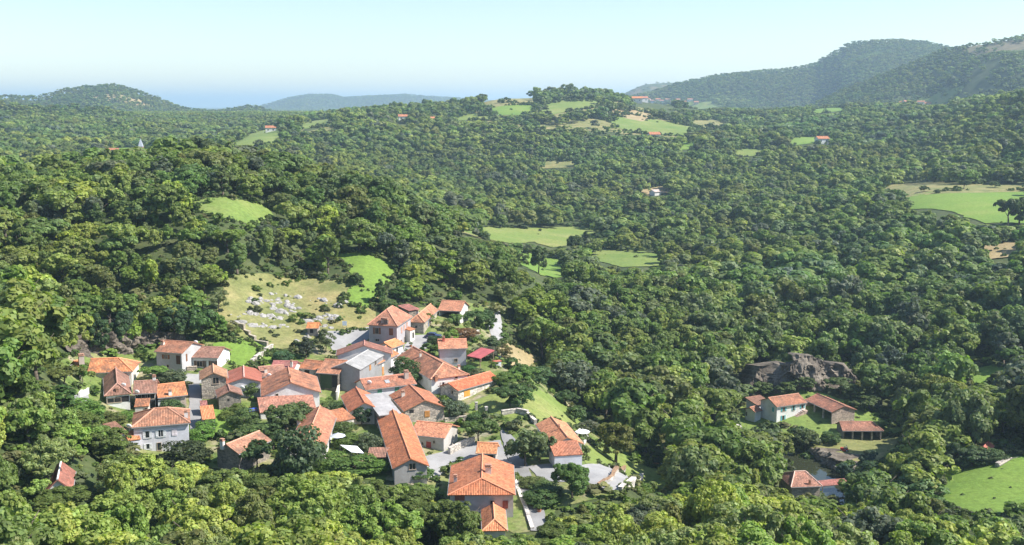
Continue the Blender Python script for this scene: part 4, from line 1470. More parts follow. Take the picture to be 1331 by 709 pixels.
    for dx, dy in dishes:
        dv = Mi.to_3x3() @ Vector(ray(dx, dy))
        best = None
        k0 = (h + rise * .5 - o0.z) / dv.z
        for q in np.linspace(0.92, 1.06, 160):
            pt = o0 + dv * (k0 * q)
            e = abs(pt.z - (top(max(-wi_w, min(wi_w, pt.x)), max(-wi_d, min(wi_d, pt.y))) + .6)) + max(0, abs(pt.x) - w / 2) * 3 + max(0, abs(pt.y) - d / 2) * 3
            if best is None or e < best[0]: best = (e, pt)
        pt = best[1]
        dm = MB(); dm.dome((0, 0, 0), .5, .16, 12, 3)
        ds = dm.build('satellite_dish', M['white'], ro, (.86, .86, .86), True)
        ds.matrix_local = Matrix.Translation(pt) @ Matrix.Rotation(-th, 4, 'Z') @ Matrix.Rotation(math.radians(115), 4, 'X')
        am = MB(); am.tube(pt + Vector((0, .1, -.1)), pt + Vector((0, .15, -.9)), .04, .04, 5); am.build('dish_mast', M['plain'], ro, (.5, .5, .5))
    return t


SHUT = {}


def window(t, base, w, h, style, sc):
    """x right, y into the wall, z up; origin on the wall face"""
    fr = MB()
    if style in ('dark', 'bs', 'ws'):
        f = .09
        fr.box((0, -.02, h / 2 - f / 2), (w, .10, f)); fr.box((0, -.03, -h / 2 + f / 2 - .02), (w + .16, .16, f + .02))
        fr.box((-w / 2 + f / 2, -.02, 0), (f, .10, h - 2 * f)); fr.box((w / 2 - f / 2, -.02, 0), (f, .10, h - 2 * f))
        if w > .8: fr.box((0, -.012, 0), (.07, .07, h - 2 * f))
        o = fr.build('window', M['white' if style != 'dark' else 'plain'], t, (.7, .7, .7) if style == 'ws' else (.45, .36, .28))
        o.matrix_local = base
        pn = MB(); pn.box((0, -.004, 0), (w - .12, .024, h - .12)); p = pn.build('pane', M['glass'], o)
        if style in ('bs', 'ws'):
            for s in (-1, 1):
                sm = MB(); sm.box((s * (w / 2 + w * .24), -.05, 0), (w * .44, .06, h)); sm.box((s * (w / 2 + w * .24), -.095, h * .3), (w * .40, .03, .09)); sm.box((s * (w / 2 + w * .24), -.095, -h * .3), (w * .40, .03, .09))
                sm.build('shutter', M['plain'], o, sc)
    elif style == 'cs':
        for s in (-1, 1): fr.box((s * w * .25, -.03, 0), (w * .485, .07, h))
        for k in (-.3, .3): fr.box((0, -.08, h * k), (w * .9, .03, .1))
        o = fr.build('shutter', M['plain'], t, sc); o.matrix_local = base
    elif style == 'door':
        fr.box((0, -.03, 0), (w, .08, h)); fr.box((0, -.08, h * .15), (w * .7, .03, h * .4)); fr.box((0, -.08, -h * .28), (w * .7, .03, h * .25))
        o = fr.build('door', M['plain'], t, sc); o.matrix_local = base
        su = MB(); su.box((0, -.02, h / 2 + .08), (w + .3, .12, .16)); s_ = su.build('door_lintel', M['stone'], o, (.5, .46, .42))
        hd = MB(); hd.box((w * .36, -.1, -.05), (.08, .06, .14)); hd.build('handle', M['plain'], o, (.1, .1, .1))
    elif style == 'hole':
        fr.box((0, -.012, 0), (w, .03, h)); o = fr.build('opening', M['dark'], t, (.03, .027, .025)); o.matrix_local = base  # closed wall: the shade inside a hole is painted as a near-black panel
    elif style == 'garage':
        fr.box((0, -.03, 0), (w, .08, h))
        for k in range(1, 5): fr.box((0, -.075, -h / 2 + h * k / 5), (w * .96, .02, .05))
        o = fr.build('garage_door', M['plain'], t, sc); o.matrix_local = base


# -------- west part of the village
house('long_house', 'long low house with a hipped right end below the cliff, nearest the tall brick chimney', 'house', (112.4, 485), (172.5, 483), 8.2, 3.2, 2.0, 'g0', (0, 1), CREAM, roof=ORANGE, dirt=.8, wins=[(128, 494, 1.0, 1.1, 'dark'), (188, 479, .9, 1.0, 'dark', SH_BROWN, 'r')])
house('shed', 'narrow tiled shed with a tall pale chimney at the foot of the cliff', 'shed', (101, 481), (108.5, 480), 6.0, 2.8, 1.2, 'g0', (0, 0), STONE, 'stone', roof=ORANGE, chims=[(105.5, 466, 1.0, 2.0, PINKST)])
house('glazed_house', 'brown roofed house with a dark glazed band and white front wall at the side street', 'house', (131.5, 516.5), (167, 511.5), (171, 487), 3.3, 1.9, 'g1', (1, 0), WHITE, roof=DULL, dirt=.9,
      wins=[(143, 521, 2.6, 1.0, 'dark'), (159, 519, 2.4, 1.1, 'hole')], dishes=[(160.5, 500.5)], chims=[(152.5, 509, .5, .6, DULL)], hipk=.7)
house('terrace_house', 'dull tiled house with a recessed dark balcony, between the glazed house and the orange roof', 'house', (172.2, 512.5), (204, 510.5), 8.0, 3.9, 1.5, 'g0', (0, 0), GREYR, roof=DULL, dirt=.8,
      wins=[(184, 516, 2.2, 1.2, 'dark'), (199, 515, 1.8, 1.2, 'dark'), (200, 527, 1.2, 2.0, 'hole')], dishes=[(178, 509.5)], chims=[(200.5, 494.5, .6, .8, WHITE)])
house('lean_to', 'small tiled lean-to projecting under the dark balcony', 'lean-to', (174.0, 529), (193.5, 528), 2.6, 2.4, .9, 'mono', (0, 0), CREAM, roof=TILE, oh=.15, wins=[(190, 534, .7, 1.2, 'dark')])
house('stone_house', 'orange roofed stone walled house beside the narrow alley', 'house', (204.8, 517.5), (244.3, 513.3), 8.0, 3.0, 1.6, 'g0', (0, 0), PINKST, 'stone', roof=ORANGE, dirt=.5, wins=[(210, 524, .8, 1.2, 'ws', SH_WHITE), (240, 530, .8, .6, 'dark')], chims=[(221.2, 514, .6, .9, WHITE)])
house('village_house', 'two storey grey rendered house with a white sunlit end under the wooded cliff', 'house', (199.9, 457), (236.4, 459.6), 8.8, 4.4, 1.5, 'g0', (0, 0), GREYR, roof=OLD, dirt=.6,
      wins=[(215.7, 464, .95, .95, 'bs', SH_BROWN), (231.8, 468, 1.0, 1.9, 'cs', (.12, .06, .04)), (218.3, 476, .6, .7, 'dark', SH_BROWN), (242.5, 465, .5, 1.6, 'cs', SH_BROWN, 'r')], chims=[(211.5, 449, .75, .7, CREAM)], dishes=[(254.5, 445)])
house('low_house', 'low white house attached to the right of the two storey grey house', 'house', (246.8, 464.6), (283.3, 465.6), 8.0, 2.9, 1.5, 'g0', (0, 0), WHITE, roof=DULL, dirt=.6,
      wins=[(259.5, 473, 1.3, 1.3, 'bs', (.14, .09, .06)), (266.5, 474.5, .6, 1.6, 'door', (.15, .12, .1)), (277, 472.5, 1.0, 1.1, 'bs', (.14, .08, .05))])
house('cottage', 'stone cottage with a tan roof and one brown window facing the alley steps', 'house', (257, 494.3), (294, 490.8), (297, 479.4), 4.6, 1.3, 'g1', (0, 0), STONE, 'stone', roof=(.50, .27, .16), dirt=.5, wins=[(280.5, 495, 1.3, 1.4, 'dark', SH_BROWN)])
house('metal_roof_barn', 'barn with a smooth red metal roof and pale block gable', 'barn', (290.5, 499.8), (338, 495.5), (342, 480), 3.8, 1.1, 'g1', (0, 0), (.52, .51, .52), roof=(.38, .13, .085), rm='metal', dirt=0, ridge_tint=(.72, .45, .38), dishes=[(315, 504)])
house('stone_cottage', 'little brown roofed stone cottage in front of the red metal roof', 'house', (281.6, 516.6), (315.2, 513.4), (313, 504.6), 3.3, 1.1, 'g1', (0, 0), DKSTONE, 'stone', roof=DULL, dirt=.7, wins=[(297, 520, .4, .5, 'hole')])
house('annex', 'tiny annex with a bright tiled lean roof above the hedge by the alley', 'annex', (262.5, 546), (280.3, 544.2), 4.0, 2.2, 1.6, 'mono', (0, 0), CREAM, roof=ORANGE, dirt=.3, oh=.15)
house('porch_roof', 'low dull red roof in shadow between the cottage and the tiny annex', 'lean-to', (260.5, 530), (270, 529.2), 3.0, 2.0, .6, 'mono', (0, 0), CREAM, roof=(.38, .15, .13), dirt=.5, oh=.1)
house('long_white_house', 'long lavender white house with a hipped mottled roof and white framed windows', 'house', (170.6, 556), (247.3, 549.8), 9.0, 5.2, 1.9, 'g0', (1, 1), LAV, roof=(.44, .21, .13), dirt=1.0,
      wins=[(191.5, 565, .8, 1.35, 'ws', SH_WHITE), (208.9, 563.5, .9, 1.35, 'ws', SH_WHITE), (226.5, 562, .9, 1.35, 'cs', (.74, .66, .68)), (192.3, 580.5, .7, 1.1, 'ws', SH_WHITE), (207, 580.5, .8, 1.5, 'dark')], chims=[(242, 543.5, .6, 1.1, WHITE)], dishes=[(167.5, 554)])
house('outhouse', 'dark brown roofed outhouse left of the lavender white house', 'outhouse', (151, 566), (168, 562), 5.0, 2.4, 1.0, 'mono', (0, 0), CREAM, roof=BROWN, dirt=.6)
house('entrance_porch', 'small orange tiled porch at the left corner of the lavender white house', 'porch', (166, 573), (183, 570.5), 3.2, 2.4, .8, 'mono', (0, 0), LAV, roof=ORANGE, dirt=.3, oh=.15)
house('stone_barn', 'stone gabled barn standing below the small lawn, seen from its dark end', 'barn', (281.4, 584), (310.5, 591.3), (350.4, 572.5), 3.8, 1.3, 'g1', (0, 0), DKSTONE, 'stone', roof=(.50, .25, .16), dirt=.8, chims=[(289, 580, .7, 1.0, WHITE)])
house('pavilion', 'red roofed pavilion with a white ridge, half buried in the bottom left trees', 'pavilion', (60, 640), (98, 638), (95, 614), 1.8, 1.9, 'g1', (0, 0), WHITE, roof=(.40, .16, .12), dirt=.5, ridge_tint=(.8, .8, .8))

# -------- centre
house('gabled_house', 'big white gabled house with the widest mottled roof in the village centre', 'house', (336.4, 516), (414.4, 509.6), (414.4, 488.6), 4.4, 2.4, 'g1', (0, 0), WHITE, roof=(.50, .22, .13), dirt=.9, chims=[(376.5, 494, .5, .8, OLD)], wins=[(360, 513.5, .6, .6, 'dark')])
house('lean_to', 'white walled lean-to with a pinkish roof in front of the big gabled house', 'lean-to', (337.6, 536.6), (411, 530.2), 5.2, 2.6, 1.7, 'mono', (0, 0), WHITE, roof=(.52, .24, .17), dirt=.8, oh=.2, wins=[(345, 548, .7, .8, 'dark'), (355, 547.5, .8, 1.0, 'ws', SH_WHITE)])
house('village_house', 'brown roofed house tucked behind the big gabled house, with a white dish', 'house', (340, 490), (374, 486.5), 7.0, 3.6, 1.3, 'g0', (0, 0), CREAM, roof=(.42, .21, .15), dirt=.8, dishes=[(350, 488)], chims=[(345.5, 485, .6, .9, CREAM)])
house('village_house', 'flat pinkish red roof beyond the brown roof with the white dish', 'house', (349.8, 479.2), (382, 480), 6.0, 3.0, 1.0, 'g0', (0, 0), CREAM, roof=(.44, .17, .15), dirt=.4, chims=[(379, 478, .5, 1.2, CREAM)])
house('open_shed', 'low tiled shed with dark doorways left of the taller tiled barn', 'shed', (385.8, 478.5), (411, 481.3), 6.5, 2.5, 1.2, 'g0', (0, 0), GREYR, roof=TILE, dirt=.7, wins=[(399, 484, 1.3, 1.8, 'hole'), (407, 485, 1.0, 1.7, 'door', (.4, .4, .4))])
house('tiled_barn', 'tiled barn with a shaded green door, against the grey sheet roofed barn', 'barn', (410.5, 484.6), (440, 486.6), 9.5, 4.2, 1.9, 'g0', (0, 0), (.16, .14, .12), 'stone', roof=(.54, .245, .145), dirt=.7, wins=[(424, 496, 2.6, 3.0, 'garage', (.05, .075, .04)), (435, 496, 1.2, 2.6, 'hole')])  # wall colour darkened to stand in for the shade under an open front
house('grey_barn', 'tall barn with grey corrugated fibre roof and grey block gable', 'barn', (438, 477.5), (472, 482.8), (493.8, 461.6), 5.6, 1.3, 'g1', (0, 0), CONC, roof=GREYS, rm='fibre', dirt=0, wins=[(481, 478, 1.0, 1.2, 'cs', SH_WOOD, 'r'), (488, 470, 1.0, 1.2, 'dark', SH_BROWN, 'r')])
house('long_row_house', 'wide dark roofed house between the car park and the grey sheet roofed barn', 'house', (434.6, 462.6), (508, 459.7), (511.4, 452.6), 4.8, 2.1, 'g1', (0, 0), WHITE, roof=(.36, .165, .125), dirt=.5, wins=[(509.5, 465, .7, 1.3, 'dark', SH_BROWN, 'r')])
house('row_house', 'orange roofed row house with a white facade, behind the grey sheet roofed barn', 'house', (466, 469.5), (494.8, 475.9), (509.6, 460.6), 3.7, 1.5, 'g1', (0, 0), WHITE, roof=ORANGE, dirt=.3, chims=[(497, 464, .4, 1.0, BROWN)], wins=[(497.5, 482, .9, 1.8, 'cs', SH_WOOD, 'r'), (504, 474, .8, 1.6, 'cs', (.55, .25, .1), 'r')])
house('narrow_house', 'small bright orange roofed house at the corner of the pyramid roofed house', 'house', (496, 449.5), (511.5, 454.4), (518.6, 447.4), 3.2, 1.1, 'g1', (0, 0), WHITE, roof=(.66, .27, .12), dirt=.2, wins=[(516, 455, .7, 1.2, 'dark', SH_BROWN, 'r')])
house('square_house', 'tall square house with a pyramid roof and brown shutters above the car park', 'house', (479.9, 422.2), (518.4, 424.8), (533.2, 412.3), 6.6, 3.3, 'g1', (1, 1), (.42, .39, .40), roof=(.52, .235, .15), dirt=.5, hipk=.99,
      wins=[(490, 430.3, 1.0, 1.6, 'bs', SH_BROWN), (508.4, 431.5, 1.0, 1.7, 'cs', SH_BROWN), (490.5, 442.3, 1.1, .7, 'dark'), (522, 429.5, .9, 1.5, 'cs', (.55, .3, .22), 'r'), (525.4, 426.3, .9, 1.5, 'cs', (.55, .3, .22), 'r'), (529, 423, .9, 1.5, 'cs', (.55, .3, .22), 'r'), (521.5, 447, 1.0, 2.0, 'dark', SH_BROWN, 'r'), (526, 442.5, 1.0, 1.9, 'dark', SH_BROWN, 'r')],
      chims=[(497.5, 420, .7, .8, PINKST), (502, 420.5, .9, 1.0, (.2, .17, .15))])
house('annex', 'little tiled annex at the back corner of the pyramid roofed house', 'annex', (533.2, 430), (540.3, 427.5), 4.0, 3.2, .8, 'mono', (0, 0), CREAM, roof=TILE, oh=.15, wins=[(537, 436, .7, 1.4, 'hole')])
house('barn_wing', 'hipped tiled wing with stone walls running from the open barn to the square', 'house', (533, 418.6), (553.2, 419.9), (568, 403.6), 3.3, 1.7, 'g1', (1, 0), STONE, 'stone', roof=(.54, .245, .14), dirt=.6, wins=[(541, 425, .8, .8, 'dark'), (557, 421, .8, 1.4, 'cs', (.2, .25, .4), 'r'), (562, 415, .9, 1.2, 'dark', SH_BROWN, 'r')], chims=[(542.5, 403, .6, 1.0, WHITE)])
house('open_barn', 'open fronted barn with a salmon roof and white right gable, highest in the village', 'barn', (568.3, 403.5), (599.2, 404.8), 9.0, 3.6, 1.9, 'g0', (0, 0), (.62, .59, .55), roof=(.56, .25, .15), dirt=.4, open_front=True, posts=0)
house('low_shed', 'low dull red shed roof beside the hipped wing, under the trees', 'shed', (531, 404), (546, 401.5), 5.0, 2.4, .7, 'mono', (0, 0), DKSTONE, 'stone', roof=(.42, .17, .14), dirt=.6)
house('grey_walled_house', 'narrow house with grey walls, a salmon roof and two red chimneys by the square', 'house', (569.6, 453.8), (608, 452.8), 7.0, 4.4, 1.5, 'g0', (0, 0), (.44, .44, .47), roof=(.60, .27, .16), dirt=.3, wins=[(592.5, 468.5, .9, .9, 'dark')], chims=[(576.5, 444, .55, .9, (.5, .12, .09)), (587.4, 444, .55, .7, (.5, .07, .05))])
house('porch', 'porch with a bright red metal roof right of the grey walled house', 'porch', (606.5, 462.6), (624, 466.2), 5.0, 3.0, 1.1, 'mono', (0, 0), WHITE, roof=(.48, .12, .12), rm='metal', dirt=0, hide_walls=True, oh=.2)
house('great_roof_house', 'long house with a great hipped roof in the middle of the village, ridge slanting right', 'house', (557, 495), (604, 486.8), (563, 459), 3.7, 2.3, 'g1', (1, 0), WHITE, roof=(.55, .245, .145), dirt=.7, chims=[(567, 494, .6, .6, OLD), (546.5, 464, .5, .9, CREAM), (596.5, 481, .5, .8, CREAM)],
      wins=[(576, 500.5, .7, 1.4, 'ws', (.6, .6, .55)), (593, 491, .8, .6, 'dark'), (580, 511, 1.0, 1.2, 'hole')])
house('long_barn', 'long bright orange roofed barn beside the garden lawn with a yellow wooden door', 'barn', (595.5, 508.2), (650, 492.6), 6.0, 2.7, 1.2, 'g0', (0, 0), (.66, .62, .57), 'stone', roof=(.60, .18, .09), dirt=.1, wins=[(607, 511.5, 1.9, 1.3, 'cs', (.62, .30, .06)), (588, 510, .6, .8, 'dark', SH_BROWN, 'l')])
house('skylight_house', 'tiled house with a skylight and green shutters between two grey roofs', 'house', (474.9, 507.2), (542, 498.9), 7.2, 3.4, 1.5, 'g0', (0, 0), (.74, .74, .76), roof=(.47, .20, .125), dirt=1.0,
      wins=[(493.5, 509, 1.0, 1.3, 'cs', SH_GREEN), (516, 505.5, 1.0, 1.3, 'cs', SH_GREEN)], chims=[(528, 492, .9, 1.5, PINKST)], dishes=[(480, 497)])
house('ribbed_house', 'house with a ribbed orange roof and cream gable above the walled garden', 'house', (453.7, 535.4), (496, 532.6), (482, 512.2), 3.2, 1.7, 'g1', (0, 0), (.68, .63, .56), roof=(.53, .19, .10), dirt=.2)
house('flat_grey_house', 'pale grey fibre sheet roof joining the ribbed roof to the long orange roof', 'house', (486, 543.7), (511, 536), (506, 513), 3.6, .9, 'mono', (0, 0), DKSTONE, 'stone', roof=(.42, .40, .39), rm='fibre', dirt=0)
house('long_orange_house', 'longest orange roof in the village, running down towards the viewer', 'house', (510.6, 608.8), (558.5, 605.8), (531, 541), 3.6, 1.5, 'g1', (0, 0), (.40, .38, .36), roof=(.60, .215, .10), dirt=.35, wins=[(536, 606.5, 1.2, 1.2, 'dark', SH_BROWN)])
house('courtyard_house', 'courtyard house with a salmon roof, grey front and red door', 'house', (531, 565), (578, 569.8), 8.0, 2.9, 1.5, 'g0', (0, 0), (.46, .435, .40), roof=(.62, .27, .155), dirt=.2, wins=[(557.3, 581, .95, 2.0, 'door', SH_RED), (549, 576.5, .5, .7, 'dark'), (564.2, 574.8, .5, .7, 'dark')])
house('stone_gabled_house', 'pink stone gabled house with orange shutters and a ribbed brown slope', 'house', (522.8, 535.4), (577.1, 528.8), (560, 508), 3.2, 1.9, 'g1', (0, 0), (.50, .43, .39), 'stone', roof=(.50, .20, .11), dirt=.3, wins=[(555.2, 538.3, 1.1, 1.3, 'cs', SH_WOOD), (535, 534.8, .9, .7, 'hole')], chims=[(524, 516, .7, 1.0, CREAM)])
house('corner_house', 'large tiled house at the bottom of the street with a chimney on its ridge', 'house', (593, 640), (681, 647), (658, 608), 4.6, 2.0, 'g1', (1, 0), (.46, .43, .42), roof=(.60, .22, .11), dirt=.35, hipk=.4, wins=[(597.6, 647, 1.6, 1.0, 'cs', (.25, .09, .06)), (656.8, 656, .9, 1.3, 'cs', (.25, .08, .06)), (640, 654, .8, 1.0, 'dark')], chims=[(634.8, 616, 1.0, 1.2, CREAM), (592, 627, .55, .9, GREYR)])
house('garage', 'little orange tiled garage roof hidden in leaves below the corner house', 'garage', (628, 690), (661.3, 690.5), (655.5, 661), 2.4, 1.2, 'g1', (1, 0), CREAM, roof=(.66, .26, .13), dirt=.1)
house('bright_house', 'house with a bright salmon roof on the east edge above the gravel terrace', 'house', (713, 581), (753.3, 575.6), (739, 548), 3.2, 1.4, 'g1', (0, 0), (.60, .58, .56), roof=(.66, .29, .155), dirt=.1, wins=[(722, 579, .5, .5, 'dark')], chims=[(726.5, 559, .35, .7, OLD)])
house('ribbed_lean_to', 'lean-to with a ribbed tiled roof on the front of the bright roofed house', 'lean-to', (720, 593), (758, 590.6), 4.6, 2.6, 1.2, 'mono', (0, 0), (.62, .62, .64), roof=(.48, .19, .11), dirt=.4, oh=.15)
house('tiled_shed', 'small orange tiled shed with an open front beside the courtyard wall', 'shed', (618, 589.2), (645.5, 590.2), 4.6, 2.2, 1.3, 'g0', (0, 0), (.50, .46, .42), roof=(.66, .29, .14), dirt=.1, open_front=True, posts=1)
house('garden_shelter', 'open shelter on posts with a short brown tiled roof left of the long orange roof', 'shelter', (477, 594.8), (506.4, 594.6), 3.2, 2.2, .8, 'mono', (0, 0), roof=(.40, .20, .14), dirt=.6, hide_walls=True, oh=.15)
house('sloped_house', 'house showing one big sunlit tiled slope and a white right wall above the dark tree', 'house', (378, 582), (426.8, 583.4), (435, 539), 3.2, 1.7, 'g1', (0, 0), (.70, .67, .64), roof=(.55, .235, .14), dirt=.5, chims=[(388, 548, .6, 1.0, WHITE)])
house('annex', 'low tiled annex between the big sunlit slope and the ribbed orange roof', 'annex', (437, 549), (461.8, 543.5), 4.5, 2.4, 1.1, 'mono', (0, 0), (.6, .55, .5), roof=TILE, dirt=.5, oh=.2)
house('cabin', 'little wooden cabin with an orange roof at the corner of the rocky pasture', 'cabin', (397.5, 427), (414, 427), 4.0, 2.3, 1.0, 'g0', (0, 0), (.34, .30, .26), 'dark', roof=(.66, .26, .10), dirt=.1, wins=[(405, 430, .8, 1.2, 'hole')])

# -------- riverside farm and outlying buildings
house('riverside_farmhouse', 'white two storey farmhouse with turquoise shutters beside the river', 'farmhouse', (1009.7, 529.3), (1049.7, 523.4), 7.4, 4.5, 1.6, 'g0', (0, 0), WHITE, roof=OLD, dirt=.8,
      wins=[(1018.6, 532.3, .9, 1.1, 'bs', SH_TURQ), (1031.4, 530.5, .6, 1.5, 'bs', SH_TURQ), (1042.8, 528.6, .8, 1.0, 'bs', SH_TURQ), (1017.8, 543.5, .8, 1.4, 'bs', SH_TURQ), (1046, 538, .8, 1.4, 'hole'), (1005, 532.5, .7, 1.2, 'cs', SH_TURQ, 'l')])
house('riverside_barn', 'barn with a broad tiled roof and open dark front joined to the white farmhouse', 'barn', (1050.9, 520.3), (1080, 537.2), (1108, 531.8), 3.7, 1.4, 'g0', (0, 0), PINKST, 'stone', roof=(.42, .185, .12), dirt=.7, open_front=True, posts=2)
house('cart_shed', 'long low cart shed with an open front along the mown meadow', 'shed', (1095, 560.2), (1148.5, 560.2), 6.2, 2.7, 1.5, 'g0', (0, 1), DKSTONE, 'stone', roof=(.40, .19, .13), dirt=.8, open_front=True, posts=3, hipk=.7)
house('pump_house', 'tiny pale outhouse with a tiled roof left of the white farmhouse', 'outhouse', (966.3, 532), (981.5, 536), (992, 533.6), 3.0, .9, 'g1', (0, 0), (.66, .66, .68), roof=OLD, dirt=.5, wins=[(969.5, 538, .4, 1.0, 'hole')])
house('back_kitchen', 'lower back wing of the white farmhouse with a dark hollow roof', 'annex', (984, 527), (1004, 523.5), 5.0, 3.2, 1.0, 'mono', (0, 0), (.68, .67, .70), roof=BROWN, dirt=.5)
house('pale_shed', 'small pale roofed shed half hidden by trees left of the river', 'shed', (954, 562), (969, 561), 3.5, 2.0, .9, 'mono', (0, 0), (.6, .58, .55), roof=(.62, .55, .52), rm='metal', dirt=0)
house('water_mill', 'old mill with a worn pinkish roof standing at the water', 'mill', (1028, 633.5), (1069, 632), 8.2, 3.4, 1.9, 'g0', (1, 1), STONE, 'stone', roof=(.46, .23, .165), dirt=.9, hipk=.55, chims=[(1052.3, 630, .4, .8, OLD)], ridge_tint=(.62, .42, .34))
house('mill_shelter', 'narrow tiled shelter on posts extending from the old mill along the water', 'shelter', (1069, 632), (1104, 628.8), 2.2, 2.6, .5, 'mono', (0, 0), roof=(.42, .17, .14), dirt=.5, hide_walls=True, oh=.15)
house('rusty_shed', 'rusty red roofed shed in the hedge above the lower field', 'shed', (1270, 585), (1288, 588.5), (1292, 580), 2.6, .9, 'g1', (0, 0), DKSTONE, 'stone', roof=(.42, .12, .08), rm='metal', dirt=0)
house('field_hut', 'tiny pale hut in the gap of the valley woods', 'hut', (851, 250), (860, 249.5), 7.0, 3.0, 1.5, 'g0', (0, 0), WHITE, roof=(.6, .5, .45), dirt=.3)

# ------------------------------------------------------------------ village ground, rocks, walls
def mat_garden():
    m, nt, b = new_mat('garden_ground')
    p = geo_pos(nt)
    n1 = noise_tex(nt, p, 0.11, 5, 0.6)
    n2 = noise_tex(nt, p, 1.3, 5, 0.7)
    n3 = noise_tex(nt, p, 0.35, 4, 0.6)
    c = ramp(nt, n1, [(0.32, (.10, .15, .035)), (0.46, (.15, .20, .05)), (0.56, (.22, .22, .09)), (0.64, (.30, .26, .17)), (0.74, (.34, .31, .25))])
    c = mix(nt, ramp(nt, n3, [(0.5, 0.0), (0.62, 0.8)]), c, (.09, .14, .03))
    c = mix(nt, 1.0, c, ramp(nt, n2, [(0.3, 0.62), (0.7, 1.28)]), 'MULTIPLY')
    nt.links.new(c, b.inputs['Base Color'])
    bump(nt, b, n2, 0.6, 0.2)
    return m


_vg = [hit(x, y) for x, y in [(78, 470), (97, 455), (200, 442), (290, 444), (330, 482), (385, 462), (418, 450), (480, 436), (530, 402), (600, 392), (645, 402), (650, 450), (690, 455), (722, 512), (770, 548),
      (845, 605), (872, 632), (800, 645), (722, 660), (712, 692), (670, 694), (600, 655), (505, 625), (440, 620), (300, 612), (165, 580), (140, 552), (78, 524)]]
drape('village_ground', _vg, mat_garden(), 0.07, 2.2)
_fg = [hit(x, y, 200) for x, y in [(955, 566), (962, 530), (990, 512), (1060, 508), (1120, 530), (1170, 556), (1172, 572), (1090, 572), (1056, 586), (1030, 578), (1000, 570)]]
drape('farm_yard', _fg, M['meadow'], 0.07, 2.0)


def boulder_mesh(seed):
    g = random.Random(seed)
    bm = bmesh.new()
    bmesh.ops.create_icosphere(bm, subdivisions=2, radius=0.5)
    o = Vector((g.uniform(0, 50), g.uniform(0, 50), g.uniform(0, 50)))
    for v in bm.verts:
        n = noise.noise(v.co * 1.7 + o) * .32 + noise.noise(v.co * 4 + o) * .16
        v.co *= 1 + n
        v.co.z *= .62
        if v.co.z < -.12: v.co.z = -.12 + (v.co.z + .12) * .3
    me = bpy.data.meshes.new('boulder')
    bm.to_mesh(me); bm.free()
    me.materials.append(M['lime'])
    return me


BOULD = [boulder_mesh(k) for k in range(7)]
ORD = 'first second third fourth fifth sixth seventh eighth ninth tenth eleventh twelfth thirteenth fourteenth fifteenth sixteenth seventeenth eighteenth nineteenth twentieth'.split()


def ordinal(k):
    return ORD[k] if k < 20 else ['twenty', 'thirty', 'forty', 'fifty'][(k + 1) // 10 - 2] + '-' + ORD[(k + 1) % 10 - 1] if (k + 1) % 10 else {30: 'thirtieth', 40: 'fortieth', 50: 'fiftieth'}[k + 1]


BANDS = [('upper outcrop', [(322, 389), (334, 394), (350, 391), (367, 391), (378, 397), (388, 403)], 44, 3.6),
         ('broad central outcrop', [(352, 399), (362, 404), (371, 407), (384, 406)], 27, 3.0),
         ('middle outcrop', [(318, 406), (330, 409), (345, 411), (356, 414), (368, 416)], 34, 3.2),
         ('lowest outcrop', [(330, 423), (342, 424), (355, 426), (372, 423)], 20, 2.6),
         ('right hand outcrop', [(394, 411), (408, 413), (420, 410), (433, 409), (428, 416), (398, 420)], 32, 3.6),
         ('scatter along the pasture top', [(332, 384), (351, 381), (373, 382), (385, 389), (426, 391), (450, 387), (444, 400)], 22, 7.0),
         ('scatter at the pasture left edge', [(298, 402), (306, 416), (313, 424), (303, 410)], 9, 3.5),
         ('bank beside the tall chimney', [(84, 485), (92, 480), (98, 474), (90, 490)], 14, 3.0),
         ('bank around the wooden cabin', [(398, 434), (404, 437), (390, 440), (384, 446), (424, 425), (434, 428)], 14, 3.0)]
g = np.random.default_rng(23)
for bname, line, n, jit in BANDS:
    rows = []
    for k in range(n):
        t = g.uniform(0, len(line) - 1.001); i = int(t); f = t - i
        px = line[i][0] * (1 - f) + line[i + 1][0] * f + g.normal(0, jit)
        py = line[i][1] * (1 - f) + line[i + 1][1] * f + g.normal(0, jit * .4)
        rows.append((px, py, float(np.clip(g.lognormal(.12, .5), .45, 2.5))))
    rows.sort()
    cnt = {}
    cls = [('big' if s > 1.7 else 'middling' if s > 1.05 else 'small') for *_, s in rows]
    for (px, py, s), c in zip(rows, cls):
        p = hit(px, py)
        o = link_mesh('boulder', BOULD[int(g.integers(7))])
        o.location = (p[0], p[1], p[2] - .08 * s)
        o.scale = (s * g.uniform(.9, 1.4), s * g.uniform(.8, 1.1), s * g.uniform(.9, 1.5))
        o.rotation_euler = (g.uniform(-.2, .2), g.uniform(-.2, .2), g.uniform(0, 6.28))
        k = cnt.get(c, 0); cnt[c] = k + 1
        tag(o, f'{c} pale boulder, {ordinal(k)} from the left in the {bname}', 'boulder', 'pale limestone boulders of the ' + bname)


